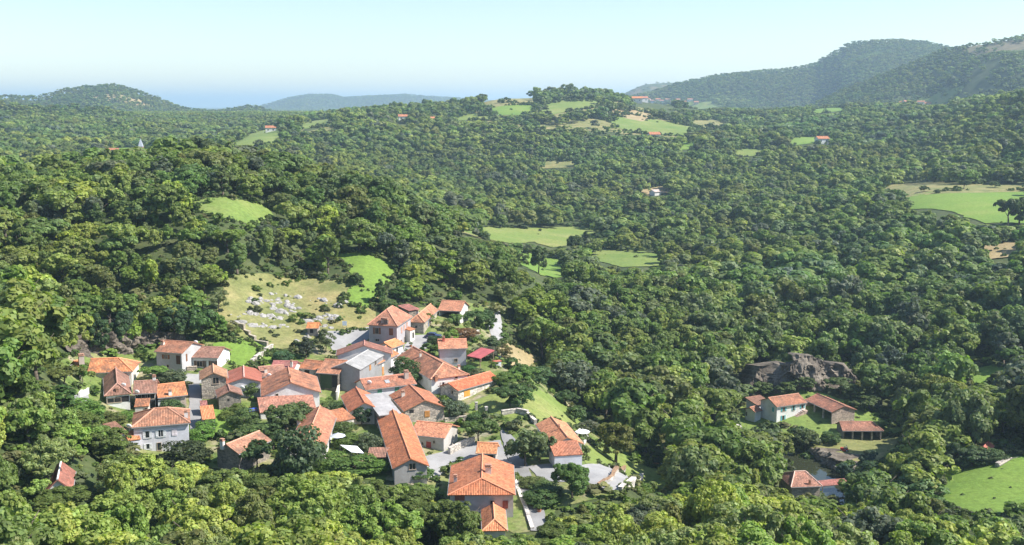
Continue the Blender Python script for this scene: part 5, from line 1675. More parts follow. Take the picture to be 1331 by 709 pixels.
def cliff(name, line, height, lean, seed, mat, rmin=60, sink=1.0):
    """a rock face: base line in the photograph, height in metres"""
    P = np.array([hit(x, y, rmin) for x, y in line])
    nx, nz = 110, 22
    t = np.linspace(0, len(P) - 1, nx)
    base = np.stack([np.interp(t, np.arange(len(P)), P[:, k]) for k in range(3)], -1)
    tg = np.gradient(base[:, :2], axis=0); tg /= np.linalg.norm(tg, axis=1)[:, None]
    back = np.stack([-tg[:, 1], tg[:, 0]], -1)
    hs = np.interp(t / (len(P) - 1), np.linspace(0, 1, len(height)), height)
    V = []
    for j in range(nz + 2):
        s = min(j / nz, 1.0)
        for i in range(nx):
            q = Vector((base[i, 0], base[i, 1], base[i, 2] - sink + (hs[i] + sink) * s))
            q.x += back[i, 0] * lean * s; q.y += back[i, 1] * lean * s
            so = Vector((seed, 0, 0))
            dsp = noise.noise(q * .16 + so) * 2.4 + (abs(noise.noise(q * .33 + so)) - .25) * 2.6 + (abs(noise.noise(q * .8 + so)) - .25) * 1.4 + noise.noise(q * 1.9 + so) * .5
            led = math.floor((s * hs[i]) / 2.3 + noise.noise(q * .1) * 1.5) * .35
            q.x += back[i, 0] * (dsp + led); q.y += back[i, 1] * (dsp + led)
            q.z += noise.noise(q * .5 + so) * .7 * s
            if j == nz + 1: q.x += back[i, 0] * 9; q.y += back[i, 1] * 9; q.z -= 1.5
            V.append(q)
    F = [(j * nx + i, j * nx + i + 1, (j + 1) * nx + i + 1, (j + 1) * nx + i) for j in range(nz + 1) for i in range(nx - 1)]
    o = link_mesh(name, mesh_np(name, np.array([tuple(v) for v in V]), F, mat))
    return tag(o, kind='structure')


cliff('cliff', [(974, 520), (1000, 513), (1030, 510), (1062, 508), (1090, 506), (1116, 512)], [2, 7.5, 9.5, 8.5, 6.5, 2.5], 3.6, 3, M['cliff'], 230)
cliff('cliff', [(98, 468), (130, 463), (165, 459), (205, 453), (245, 449)], [3, 5, 4.5, 4, 2], 1.5, 9, M['cliff'])
cliff('rocky_bank', [(1050, 588), (1064, 594), (1080, 606), (1092, 618), (1100, 630)], [1.4, 2.2, 2.4, 2.0, 1.0], 1.0, 5, M['cliff'], 200, 2.5)


def wall(label, line, h, th, mat, tint, name='stone_wall', cat='wall', cap=None):
    P = [hit(x, y) for x, y in line]
    c = np.mean(P, axis=0)
    t = empty(name, tuple(c), 0, label, cat)
    mb = MB(); cb = MB()
    for a, b in zip(P[:-1], P[1:]):
        L = math.hypot(b[0] - a[0], b[1] - a[1]); n = max(1, int(L / 2.0))
        ang = math.atan2(b[1] - a[1], b[0] - a[0])
        for k in range(n):
            q = (a + (b - a) * (k + .5) / n) - c
            z = h1(q[0] + c[0], q[1] + c[1]) - c[2]
            hh = h * (1 + .10 * math.sin(k * 2.3 + a[0]))
            mb.box((q[0], q[1], z + hh / 2 - .35), (L / n + .04, th, hh + .7), ang)
            cb.box((q[0], q[1], z + hh + .06), (L / n + .02, th + .12, .12), ang)
    mb.build('wall_body', mat, t, tint)
    cb.build('wall_coping', M['stone'], t, cap or tuple(min(1, v * 1.15) for v in tint))
    return t


wall('pale dry stone wall running diagonally up the grass bank', [(327, 474), (340, 464), (354, 453)], 1.1, .6, M['stone'], (.55, .52, .48))
wall('curved dry stone wall at the lower left of the rocky pasture', [(303, 420), (318, 430), (332, 444), (348, 452)], .7, .6, M['stone'], (.40, .36, .30))
wall('pale stone wall around the courtyard, rising to the little tiled shed', [(584, 592), (598, 584), (616, 577)], 1.3, .5, M['stone'], (.52, .49, .45))
wall('curved pale stone wall at the foot of the garden lawn', [(652, 541), (672, 537), (686, 542), (696, 553)], 1.0, .6, M['stone'], (.55, .52, .48))
wall('brown topped retaining wall closing the gravel terrace', [(778, 636), (796, 624), (812, 612)], .8, .5, M['stone'], (.50, .48, .45), cap=(.32, .20, .12))
wall('broken pale stone wall beyond the gravel terrace', [(806, 640), (822, 632), (834, 622)], .9, .7, M['stone'], (.60, .57, .53))
wall('low white wall beside the side street', [(103, 517), (115, 512)], .9, .3, M['render'], WHITE, 'garden_wall')
wall('pale wall of the walled yard by the ribbed orange roof', [(438, 521), (441, 508)], 1.6, .35, M['render'], (.66, .63, .58), 'garden_wall')
wall('short rubble wall at the back of the walled yard', [(415, 503), (428, 507), (438, 509)], 1.4, .45, M['stone'], (.58, .54, .49))
wall('narrow white kerb wall along the left side of the street', [(663, 604), (671, 632), (684, 664), (692, 690)], .35, .5, M['render'], (.62, .60, .57), 'kerb_wall')
wall('terrace wall below the stone gabled house', [(578, 549), (596, 548), (610, 547)], .9, .5, M['stone'], (.48, .43, .37))
wall('white parapet on the far side of the bright roofed house terrace', [(756, 583), (764, 572), (757, 560)], 0.5, .2, M['render'], (.6, .59, .57), 'parapet')
wall('white parapet nearest the bright salmon roof', [(748, 577), (750, 566), (755, 560)], 0.5, .2, M['render'], (.6, .59, .57), 'parapet')
wall('retaining wall between river bank and mown meadow', [(1054, 586), (1066, 592), (1078, 602), (1088, 612)], .8, .5, M['stone'], (.42, .36, .31))
wall('rubble edge of the dry garden plot above the red porch', [(597, 441), (612, 436), (622, 436)], 1.2, .5, M['stone'], (.55, .51, .46))
wall('tumbled dark stones at the corner of the lower field', [(1296, 608), (1304, 602), (1309, 599)], .7, .8, M['stone'], (.36, .33, .31))
wall('low stone wall in front of the white low house', [(243, 482), (256, 482)], .9, .5, M['stone'], (.5, .42, .36))
for (px, py), lb in zip(((619, 534), (632, 540)), ('upper stone gate post below the long orange barn', 'lower stone gate post below the long orange barn')):
    p = hit(px, py); t = empty('gate_post', tuple(p), .3, lb, 'post', 'stone gate posts of the garden')
    mb = MB(); mb.box((0, 0, .7), (.5, .5, 2.0)); mb.build('shaft', M['stone'], t, (.5, .48, .45))
    mb = MB(); mb.box((0, 0, 1.78), (.66, .66, .16)); mb.build('cap', M['stone'], t, (.55, .52, .5))


# steps of the alley, and the outside stair of the farmhouse
def steps(label, a, b, n, width, rmin=60):
    p, q = hit(*a, rmin), hit(*b, rmin)
    t = empty('stone_steps', tuple(p), 0, label, 'steps')
    ang = math.atan2(q[1] - p[1], q[0] - p[0]); L = math.hypot(q[0] - p[0], q[1] - p[1])
    for k in range(n):
        f = (k + .5) / n
        x, y = (q[0] - p[0]) * f, (q[1] - p[1]) * f
        z = h1(p[0] + x, p[1] + y) - p[2] + .12 + .1
        mb = MB(); mb.box((x, y, z - .3), (L / n * .96, width, .7), ang); mb.build('step', M['kerb'], t)
    return t


steps('pale stone steps at the top of the narrow alley', (251, 500), (253, 488), 8, 3.6)


def person(parent_loc, rz, label, pose, shirt, trousers, loc=None):
    """one skinned body, seated, hands forward"""
    J = [(0, 0, .52), (0, .02, .80), (0, .0, 1.02), (0, .02, 1.12), (0, .04, 1.30),
         (-.19, 0, 1.0), (-.25, .18, .80), (-.16, .42, .80), (.19, 0, 1.0), (.25, .18, .80), (.16, .42, .80),
         (-.12, .06, .50), (-.16, .48, .54), (-.16, .55, .14), (-.16, .68, .10), (.12, .06, .50), (.16, .48, .54), (.16, .55, .14), (.16, .68, .10)]
    E = [(0, 1), (1, 2), (2, 3), (3, 4), (2, 5), (5, 6), (6, 7), (2, 8), (8, 9), (9, 10), (0, 11), (11, 12), (12, 13), (13, 14), (0, 15), (15, 16), (16, 17), (17, 18)]
    R = [.15, .15, .15, .06, .11, .075, .05, .035, .075, .05, .035, .10, .075, .05, .05, .10, .075, .05, .05]
    me = bpy.data.meshes.new('person')
    me.from_pydata(J, E, []); me.update()
    o = link_mesh('person', me)
    o.location = parent_loc; o.rotation_euler = (0, 0, rz)
    md = o.modifiers.new('skin', 'SKIN'); o.modifiers.new('sub', 'SUBSURF').levels = 1
    for v, r in zip(me.skin_vertices[0].data, R): v.radius = (r, r)
    me.skin_vertices[0].data[0].use_root = True
    me.materials.append(M['cloth']); o.color = (*shirt, 1)
    tag(o, label, 'person')
    hb = MB(); hb.dome((0, .03, 1.26), .115, .13, 10, 4); hb.build('hair', M['cloth'], o, (.05, .035, .025))
    tb = MB()
    for s in (-1, 1):
        tb.tube((s * .12, .02, .5), (s * .16, .5, .55), .115, .09, 8); tb.tube((s * .16, .5, .55), (s * .16, .56, .16), .088, .06, 8)
    tb.build('trousers', M['cloth'], o, trousers)
    return o


def wheel(parent, x, y, z, r, w, name='wheel'):
    mb = MB(); mb.tube((x - w / 2, y, z), (x + w / 2, y, z), r, r, 14)
    o = mb.build(name, M['rubber'], parent, (.025, .025, .027))
    rm = MB(); rm.tube((x - w / 2 - .012, y, z), (x + w / 2 + .012, y, z), r * .58, r * .58, 10); rm.build('rim', M['plain'], o, (.5, .5, .52))
    return o


def mower():
    p = hit(1098, 587, 220)
    t = empty('ride_on_mower', (p[0], p[1], p[2] + .06), math.radians(70), 'red ride-on mower on the mown meadow by the river', 'lawn mower')
    b = MB(); b.box((0, .62, .62), (.62, .85, .42)); b.box((0, 1.06, .55), (.5, .06, .26)); b.box((0, -.1, .40), (.8, .9, .16)); b.box((0, -.55, .55), (.85, .5, .22)); b.build('body', M['car'], t, (.50, .02, .02))
    b = MB(); b.box((0, .1, .2), (1.15, .8, .14)); b.build('cutting_deck', M['car'], t, (.42, .02, .02))
    b = MB(); b.box((0, -.42, .70), (.5, .45, .1)); b.box((0, -.66, .92), (.5, .1, .45)); b.build('seat', M['rubber'], t, (.03, .03, .03))
    b = MB(); b.tube((0, .3, .8), (0, .1, 1.12), .025, .025, 6); b.tube((0, .09, 1.11), (0, .07, 1.14), .18, .18, 12); b.build('steering_wheel', M['rubber'], t, (.03, .03, .03))
    for s in (-1, 1):
        wheel(t, s * .46, -.5, .30, .30, .24); wheel(t, s * .40, .75, .2, .2, .16)
    a = math.radians(70)
    person((p[0] + math.sin(a) * .38, p[1] - math.cos(a) * .38, p[2] + .29), a, 'person in a pale shirt seated on the red mower', 0, (.62, .58, .52), (.08, .10, .16))


mower()


def car():
    p = hit(563, 441)
    t = empty('parked_car', (p[0], p[1], p[2] + .17), math.radians(78), 'dark blue car parked in the shade at the corner of the village square', 'car')
    prof = [(-2.0, .35), (-2.05, .75), (-1.95, .92), (-1.1, .98), (1.6, .92), (2.0, .80), (2.05, .35)]
    w = .86
    mb = MB(); n = len(prof)
    vs = [(s * w, y, z) for s in (-1, 1) for y, z in prof]
    mb.add(vs, [tuple(range(n))[::-1], tuple(range(n, 2 * n))] + [(k, (k + 1) % n, n + (k + 1) % n, n + k) for k in range(n)])
    cab = [(-1.0, .97), (-.35, 1.46), (1.15, 1.46), (1.75, .92)]
    m2 = len(cab)
    mb.add([(s * .74, y, z) for s in (-1, 1) for y, z in cab], [tuple(range(m2))[::-1], tuple(range(m2, 2 * m2))] + [(k, (k + 1) % m2, m2 + (k + 1) % m2, m2 + k) for k in range(m2)])
    mb.build('body', M['car'], t, (.03, .045, .12))
    g_ = MB()
    for s in (-1, 1): g_.box((s * .745, .35, 1.2), (.02, 1.7, .36))
    g_.box((0, -.70, 1.22), (1.3, .06, .34)); g_.box((0, 1.5, 1.2), (1.3, .06, .34)); g_.build('window', M['glass'], t)
    for s in (-1, 1):
        wheel(t, s * .82, -1.25, .30, .31, .2); wheel(t, s * .82, 1.25, .30, .31, .2)
        b = MB(); b.box((s * .6, -2.04, .72), (.34, .05, .16)); b.build('headlight', M['white'], t, (.8, .8, .8))
        b = MB(); b.box((s * .7, 2.04, .72), (.22, .05, .18)); b.build('tail_light', M['car'], t, (.4, .01, .01))


car()


def awning():
    c = hit(458, 592)
    t = empty('awning', tuple(c), 0, 'white cloth awning stretched over the garden below the ribbed roof', 'awning')
    z = c[2] + 2.5
    A, B, C_, D = on_plane(442, 578.5, z + .5), on_plane(464, 580, z + .3), on_plane(473.5, 589.5, z), on_plane(457, 588, z)
    vs = [Vector(p) - Vector(c) for p in (A, B, C_, D)]
    mb = MB(); mb.add([*vs, *[v - Vector((0, 0, .04)) for v in vs]], [(0, 3, 2, 1), (4, 5, 6, 7), (0, 1, 5, 4), (1, 2, 6, 5), (2, 3, 7, 6), (3, 0, 4, 7)])
    mb.build('canopy', M['cloth'], t, (.85, .85, .85))
    for v in vs:
        pb = MB(); pb.tube((v.x, v.y, h1(v.x + c[0], v.y + c[1]) - c[2] - .3), v, .05, .05, 6); pb.build('pole', M['plain'], t, (.4, .3, .2))


awning()


def parasol(px, py, r, tint, label):
    p = hit(px, py)
    t = empty('parasol', tuple(p), 0, label, 'parasol')
    mb = MB(); n = 8
    ring = [(r * math.cos(2 * math.pi * k / n), r * math.sin(2 * math.pi * k / n), 2.1) for k in range(n)]
    mb.add(ring + [(0, 0, 2.7), (0, 0, 2.62)], [(k, (k + 1) % n, n) for k in range(n)] + [((k + 1) % n, k, n + 1) for k in range(n)])
    mb.build('canopy', M['cloth'], t, tint)
    mb = MB(); mb.tube((0, 0, -.2), (0, 0, 2.75), .03, .03, 6); mb.build('pole', M['plain'], t, (.6, .6, .6))


parasol(439.5, 581, 1.5, (.50, .53, .58), 'blue grey parasol in the garden right of the big sunlit slope')
parasol(757, 574, 1.6, (.82, .82, .80), 'white parasol on the terrace of the bright roofed house')


def table(px, py, label, tint):
    p = hit(px, py)
    t = empty('garden_table', tuple(p), .4, label, 'table')
    mb = MB(); mb.box((0, 0, .78), (1.9, 1.2, .07)); mb.build('table_top', M['white'], t, tint)
    for i in (-1, 1):
        for j in (-1, 1):
            mb = MB(); mb.box((i * .8, j * .45, .3), (.08, .08, .9)); mb.build('leg', M['white'], t, tint)


table(653, 468, 'white garden table on the dry garden plot', (.82, .82, .82))
p = hit(646, 476)
t = empty('hutch', tuple(p), .5, 'small pale hutch with a red lid below the dry garden plot', 'hutch')
mb = MB(); mb.box((0, 0, .5), (1.7, 1.0, 1.3)); mb.build('box', M['plain'], t, (.6, .6, .62))
mb = MB(); mb.box((0, 0, 1.2), (2.0, 1.3, .1)); mb.build('lid', M['plain'], t, (.5, .16, .10))
p = hit(448, 427)
t = empty('notice_board', tuple(p), 0, 'small white and blue notice board on the bank above the car park', 'notice board')
mb = MB(); mb.box((0, 0, 1.25), (1.1, .08, 1.1)); mb.build('panel', M['white'], t, (.70, .78, .86))
for s in (-1, 1):
    mb = MB(); mb.box((s * .45, .06, .5), (.08, .08, 1.8)); mb.build('post', M['dark'], t, (.3, .24, .18))
p = hit(325, 538)
t = empty('tarpaulin', tuple(p), .5, 'blue tarpaulin over a stack in the shade beside the white lean-to', 'tarpaulin')
mb = MB(); mb.box((0, 0, .4), (2.6, 1.5, 1.0)); mb.build('stack', M['dark'], t, (.2, .14, .09))
mb = MB(); mb.add([(-1.4, -.9, .72), (1.4, -.9, .72), (1.4, .1, 1.08), (-1.4, .1, 1.08), (1.4, .9, .75), (-1.4, .9, .75)], [(0, 1, 2, 3), (3, 2, 4, 5)]); mb.build('sheet', M['cloth'], t, (.06, .11, .42))
for px, py, lb in ((691, 645, 'uppermost flower pot on the right of the street'), (695, 655, 'middle flower pot on the right of the street'), (701, 667, 'lowest flower pot on the right of the street'),
                   (528, 461, 'flower pot by the door of the pyramid roofed house'), (534, 452, 'flower pot at the annex of the pyramid roofed house')):
    p = hit(px, py)
    t = empty('flower_pot', (p[0], p[1], p[2] + .1), 0, lb, 'flower pot')
    mb = MB(); mb.tube((0, 0, -.1), (0, 0, .5), .26, .36, 10); mb.build('pot', M['plain'], t, (.42, .17, .09))
    o = link_mesh('plant', CROWN['shrub', 0], t); o.scale = (.11, .11, .09); o.location = (0, 0, .5); o['tint'] = [.10, .15, .04]
p = hit(1306, 603, 200)
t = empty('fallen_log', (p[0], p[1], p[2] + .3), .7, 'pale fallen log lying at the edge of the lower field', 'log')
mb = MB(); mb.tube((-3, 0, 0), (3, 0, .3), .35, .2, 9); mb.build('stem', M['bark'], t, (.42, .37, .31))
mb = MB(); mb.tube((1, 0, .2), (2.2, 1.4, 1.0), .14, .06, 6); mb.build('branch', M['bark'], t, (.42, .37, .31))
mb = MB(); mb.tube((2, 0, .3), (3.2, -1.3, .8), .12, .05, 6); mb.build('branch', M['bark'], t, (.42, .37, .31))


# skylight, farm stair
for o in list(bpy.data.objects):
    if o.get('label', '').startswith('tiled house with a skylight'):
        ro = [c for c in o.children if c.name.startswith('roof')][0]
        mb = MB(); mb.box((0, 0, 0), (1.0, 1.1, .1)); k = mb.build('skylight', M['plain'], ro, (.35, .35, .36))
        s = math.atan2(1.5, 3.6)
        k.matrix_local = Matrix.Translation((-.3, -1.9, 3.4 + 1.5 * (1 - 1.9 / 3.6) + .08)) @ Matrix.Rotation(s, 4, 'X')
        mb = MB(); mb.box((0, 0, .055), (.8, .9, .03)); pk = mb.build('skylight_pane', M['glass'], ro); pk.matrix_local = k.matrix_local.copy()
    if o.get('label', '').startswith('white two storey farmhouse'):
        mb = MB()
        for k in range(10):
            mb.box((-1.2 + k * .5, -3.9, .1 + k * .24 - 1.0), (.5, 1.1, 2.0 + .24 * (k * .0)))
        mb.box((4.2, -3.9, 1.4), (1.1, 1.1, 2.3))
        mb.build('stair', M['stone'], o, (.55, .42, .36))


# ------------------------------------------------------------------ far houses and the church
def far_house(px, py, rmin, w, d, h, rise, rz, wallc, roofc, label, group):
    p = hit(px, py, rmin)
    t = empty('far_house', tuple(p), rz, label, 'house', group)
    mb = MB()
    mb.add([(-w / 2, -d / 2, -2), (w / 2, -d / 2, -2), (w / 2, d / 2, -2), (-w / 2, d / 2, -2), (-w / 2, -d / 2, h), (w / 2, -d / 2, h), (w / 2, d / 2, h), (-w / 2, d / 2, h), (-w / 2, 0, h + rise - .1), (w / 2, 0, h + rise - .1)],
           [(0, 1, 5, 4), (1, 2, 6, 9, 5), (2, 3, 7, 6), (3, 0, 4, 8, 7)])
    mb.build('wall', M['render'], t, wallc)
    rb = Slabs(); e = .5
    zr, ze = h + rise, h - e * rise / (d / 2)
    for s in (-1, 1):
        rb.slope([(-w / 2 - e, s * (d / 2 + e), ze), (w / 2 + e, s * (d / 2 + e), ze), (w / 2 + e, 0, zr), (-w / 2 - e, 0, zr)], .2, 0, 2)
    rb.build('roof', M['roof'], t, roofc, .3)
    for k in (-1, 1):
        wb = MB(); wb.box((k * w * .25, -d / 2 - .02, h * .55), (1.2, .1, 1.6)); wb.build('window', M['glass'], t)


g = np.random.default_rng(5)


def hamlet(pts_, rmin, words, group, size=1.0):
    pts_ = sorted(pts_)
    for k, q in enumerate(pts_):
        px, py = q[0], q[1]
        wc = [WHITE, CREAM, PINKST, (.74, .7, .64)][int(g.integers(4))]
        rc = [ORANGE, TILE, OLD, (.5, .22, .15)][int(g.integers(4))]
        far_house(px, py, rmin, g.uniform(9, 14) * size, g.uniform(7, 9) * size, g.uniform(4, 6.5) * size, 2.2 * size, g.uniform(-.5, .5), wc, rc, f'small tiled house, {ordinal(k)} from the left in {words}', group)


hamlet([(66, 231), (80, 227), (92, 225), (100, 222), (108, 222), (118, 224), (126, 222), (134, 223), (143, 222), (152, 217)], 700, 'the village in the far left valley', 'houses in the far left valley')
hamlet([(828, 136), (836, 133), (843, 132), (849, 134), (855, 132), (861, 134), (868, 132), (874, 134), (881, 132), (889, 135), (897, 132), (905, 136)], 1600, 'the hillside hamlet at far right', 'houses of the far right hamlet', 1.1)
hamlet([(1172, 137), (1179, 136), (1187, 138), (1197, 137), (1206, 138)], 1150, 'the row under the right hand mountain', 'houses under the right hand mountain')
for px, py, rm, lb in ((443, 153, 1000, 'long tiled farmhouse on the skyline left of the central hill'), (352, 172, 800, 'pale house at the left end of the valley ridge'), (524, 157, 1100, 'white house in the small clearing left of the hilltop'),
                       (564, 160, 1100, 'small white cottage below the hilltop fields'), (850, 181, 900, 'white farmhouse below the big hilltop field'), (1068, 187, 900, 'farmhouse beside the small vivid field at right'), (146, 203, 900, 'orange roofed house beside the church field')):
    far_house(px, py, rm, 11, 8, 5, 2.2, .2, WHITE, TILE, lb, None)


def church():
    p = hit(184, 209, 850)
    t = empty('church', tuple(p), .15, 'distant church with a pink tower and pale pointed spire beyond the wooded ridge', 'church')
    mb = MB(); mb.box((0, 0, 5), (3.6, 3.6, 14)); mb.build('tower', M['render'], t, (.56, .33, .28))
    mb = MB(); mb.add([(-2, -2, 12), (2, -2, 12), (2, 2, 12), (-2, 2, 12), (0, 0, 19)], [(0, 1, 4), (1, 2, 4), (2, 3, 4), (3, 0, 4), (3, 2, 1, 0)]); mb.build('spire', M['plain'], t, (.45, .47, .52))
    mb = MB(); mb.box((7.5, 0, 2), (11, 7, 10)); mb.build('nave', M['render'], t, (.66, .62, .58))
    rb = Slabs()
    for s in (-1, 1): rb.slope([(1.9, s * 4, 6.8), (13.4, s * 4, 6.8), (13.4, 0, 9.8), (1.9, 0, 9.8)], .2, 0, 2)
    rb.build('roof', M['roof'], t, (.40, .38, .38), .2)
    mb = MB(); mb.box((0, -1.82, 9.5), (1.0, .1, 2.0)); mb.build('belfry_shade_panel', M['dark'], t, (.03, .03, .03))  # tower has no recess: the belfry's inner shade is a dark panel


church()
for px, py, r0, h, w, lb in ((1042, 172, 900, 24, 1.0, 'tall dark pointed poplar rising above the far right woods'), (420, 156, 1000, 17, .9, 'tall dark cypress on the skyline ridge at left of centre'),
                             (413, 156, 1000, 11, .9, 'short dark cypress just left of the tall one on the skyline ridge'), (718, 122, 1200, 12, 2.2, 'lone broad tree standing on the hilltop skyline')):
    p = hit(px, py, r0)
    kd = ('cone', 0) if w < 2 else ('mid', 0)
    t = plant(p[0], p[1], p[2] - .5, h, w, kd[0], kd[1], (.045, .065, .035), 0.3, 'tree', 'tree', lb)

# bushes at the field on the right
for px, py, h, w, lb in ((1253, 246, 7, 1.0, 'round bush on the edge of the vivid green field'), (1201, 250, 4.5, .8, 'small bush at the left tip of the vivid green field'), (1218, 252, 3.0, .7, 'tiny low bush at the near edge of the pale pasture'),
                         (1293, 245, 5, .8, 'bush standing by the track above the vivid green field'), (1310, 294, 16, 1.5, 'huge dark round tree at the right edge of the vivid green field'), (1325, 292, 14, 1.4, 'dark tree cut by the right edge of the photo beside the green field'),
                         (700, 356, 13, .95, 'tall loose tree standing alone between the valley meadows'), (748, 330, 12, 1.3, 'broad clump tree in the middle of the valley meadows'), (762, 322, 10, 1.0, 'rounded tree behind the broad clump in the valley meadows')):
    p = hit(px, py, 380)
    t = plant(p[0], p[1], p[2] - .3, h, w, 'near', int(g.integers(5)), np.array((.09, .13, .04)) * g.uniform(.75, 1.1), g.uniform(0, 6), 'shrub' if h < 5 else 'tree', 'shrub' if h < 5 else 'tree', lb)

# shrubs that break up the rock face by the river farm
for px, py, h, w, lb in ((992, 516, 4.5, .8, 'bush at the left foot of the rock face by the river farm'), (1022, 512, 3.6, .8, 'bush against the middle of the rock face by the river farm'), (1048, 508, 4.2, .7, 'bush right of centre on the rock face by the river farm'),
                         (1092, 512, 5.0, 1.0, 'wide bush at the right end of the rock face'), (1108, 520, 4.5, 1.0, 'pale bush between rock face and cart shed'), (1010, 488, 6, .9, 'small tree on top of the rock face, left'), (1062, 486, 6, .9, 'small tree on top of the rock face, right'),
                         (1124, 532, 4.2, 1.0, 'shrub behind the long cart shed')):
    p = hit(px, py, 230)
    plant(p[0], p[1], p[2] + .2, h, w, 'near', int(g.integers(7)), np.array((.11, .15, .05)) * g.uniform(.7, 1.2), g.uniform(0, 6), 'shrub', 'shrub', lb)

# trees that close the bottom edge in front of the lowest houses
for px, py, h, w, lb in ((600, 716, 8.6, 1.05, 'bright tree covering the lower left wall of the corner house'), (566, 704, 7.6, 1.1, 'bright tree in front of the long orange gable, left of the corner house'), (536, 676, 6.0, 1.0, 'bright tree filling the corner below the clipped hedge'),
                         (722, 716, 5.6, 1.0, 'bright tree at the bottom of the street on its right'), (690, 724, 4.0, .9, 'low bright tree closing the bottom of the street'), (628, 740, 6.6, 1.0, 'bright tree below the little orange garage'),
                         (480, 668, 6.2, 1.1, 'bright tree below the brown tiled shelter'), (440, 660, 6.4, 1.1, 'bright tree under the white awning garden'), (340, 655, 6.4, 1.1, 'bright tree below the stone gabled barn'),
                         (290, 655, 6.6, 1.2, 'bright tree below the dark spreading yew'), (172, 640, 7.5, 1.1, 'bright tree at the left foot of the lavender white house'), (140, 600, 6.5, 1.1, 'bright tree below the glazed house and its outhouse'),
                         (100, 570, 6.0, 1.0, 'bright tree under the side street'), (78, 668, 5.0, 1.1, 'bright tree in front of the red pavilion'), (210, 650, 7.0, 1.1, 'bright tree between the yew and the lavender white house')):
    p = hit(px, py)
    t = plant(p[0], p[1], p[2] - .3, h, w, 'fine', int(g.integers(2)), np.array((.14, .185, .045)) * g.uniform(.85, 1.12), g.uniform(0, 6), 'tree', 'tree', lb)


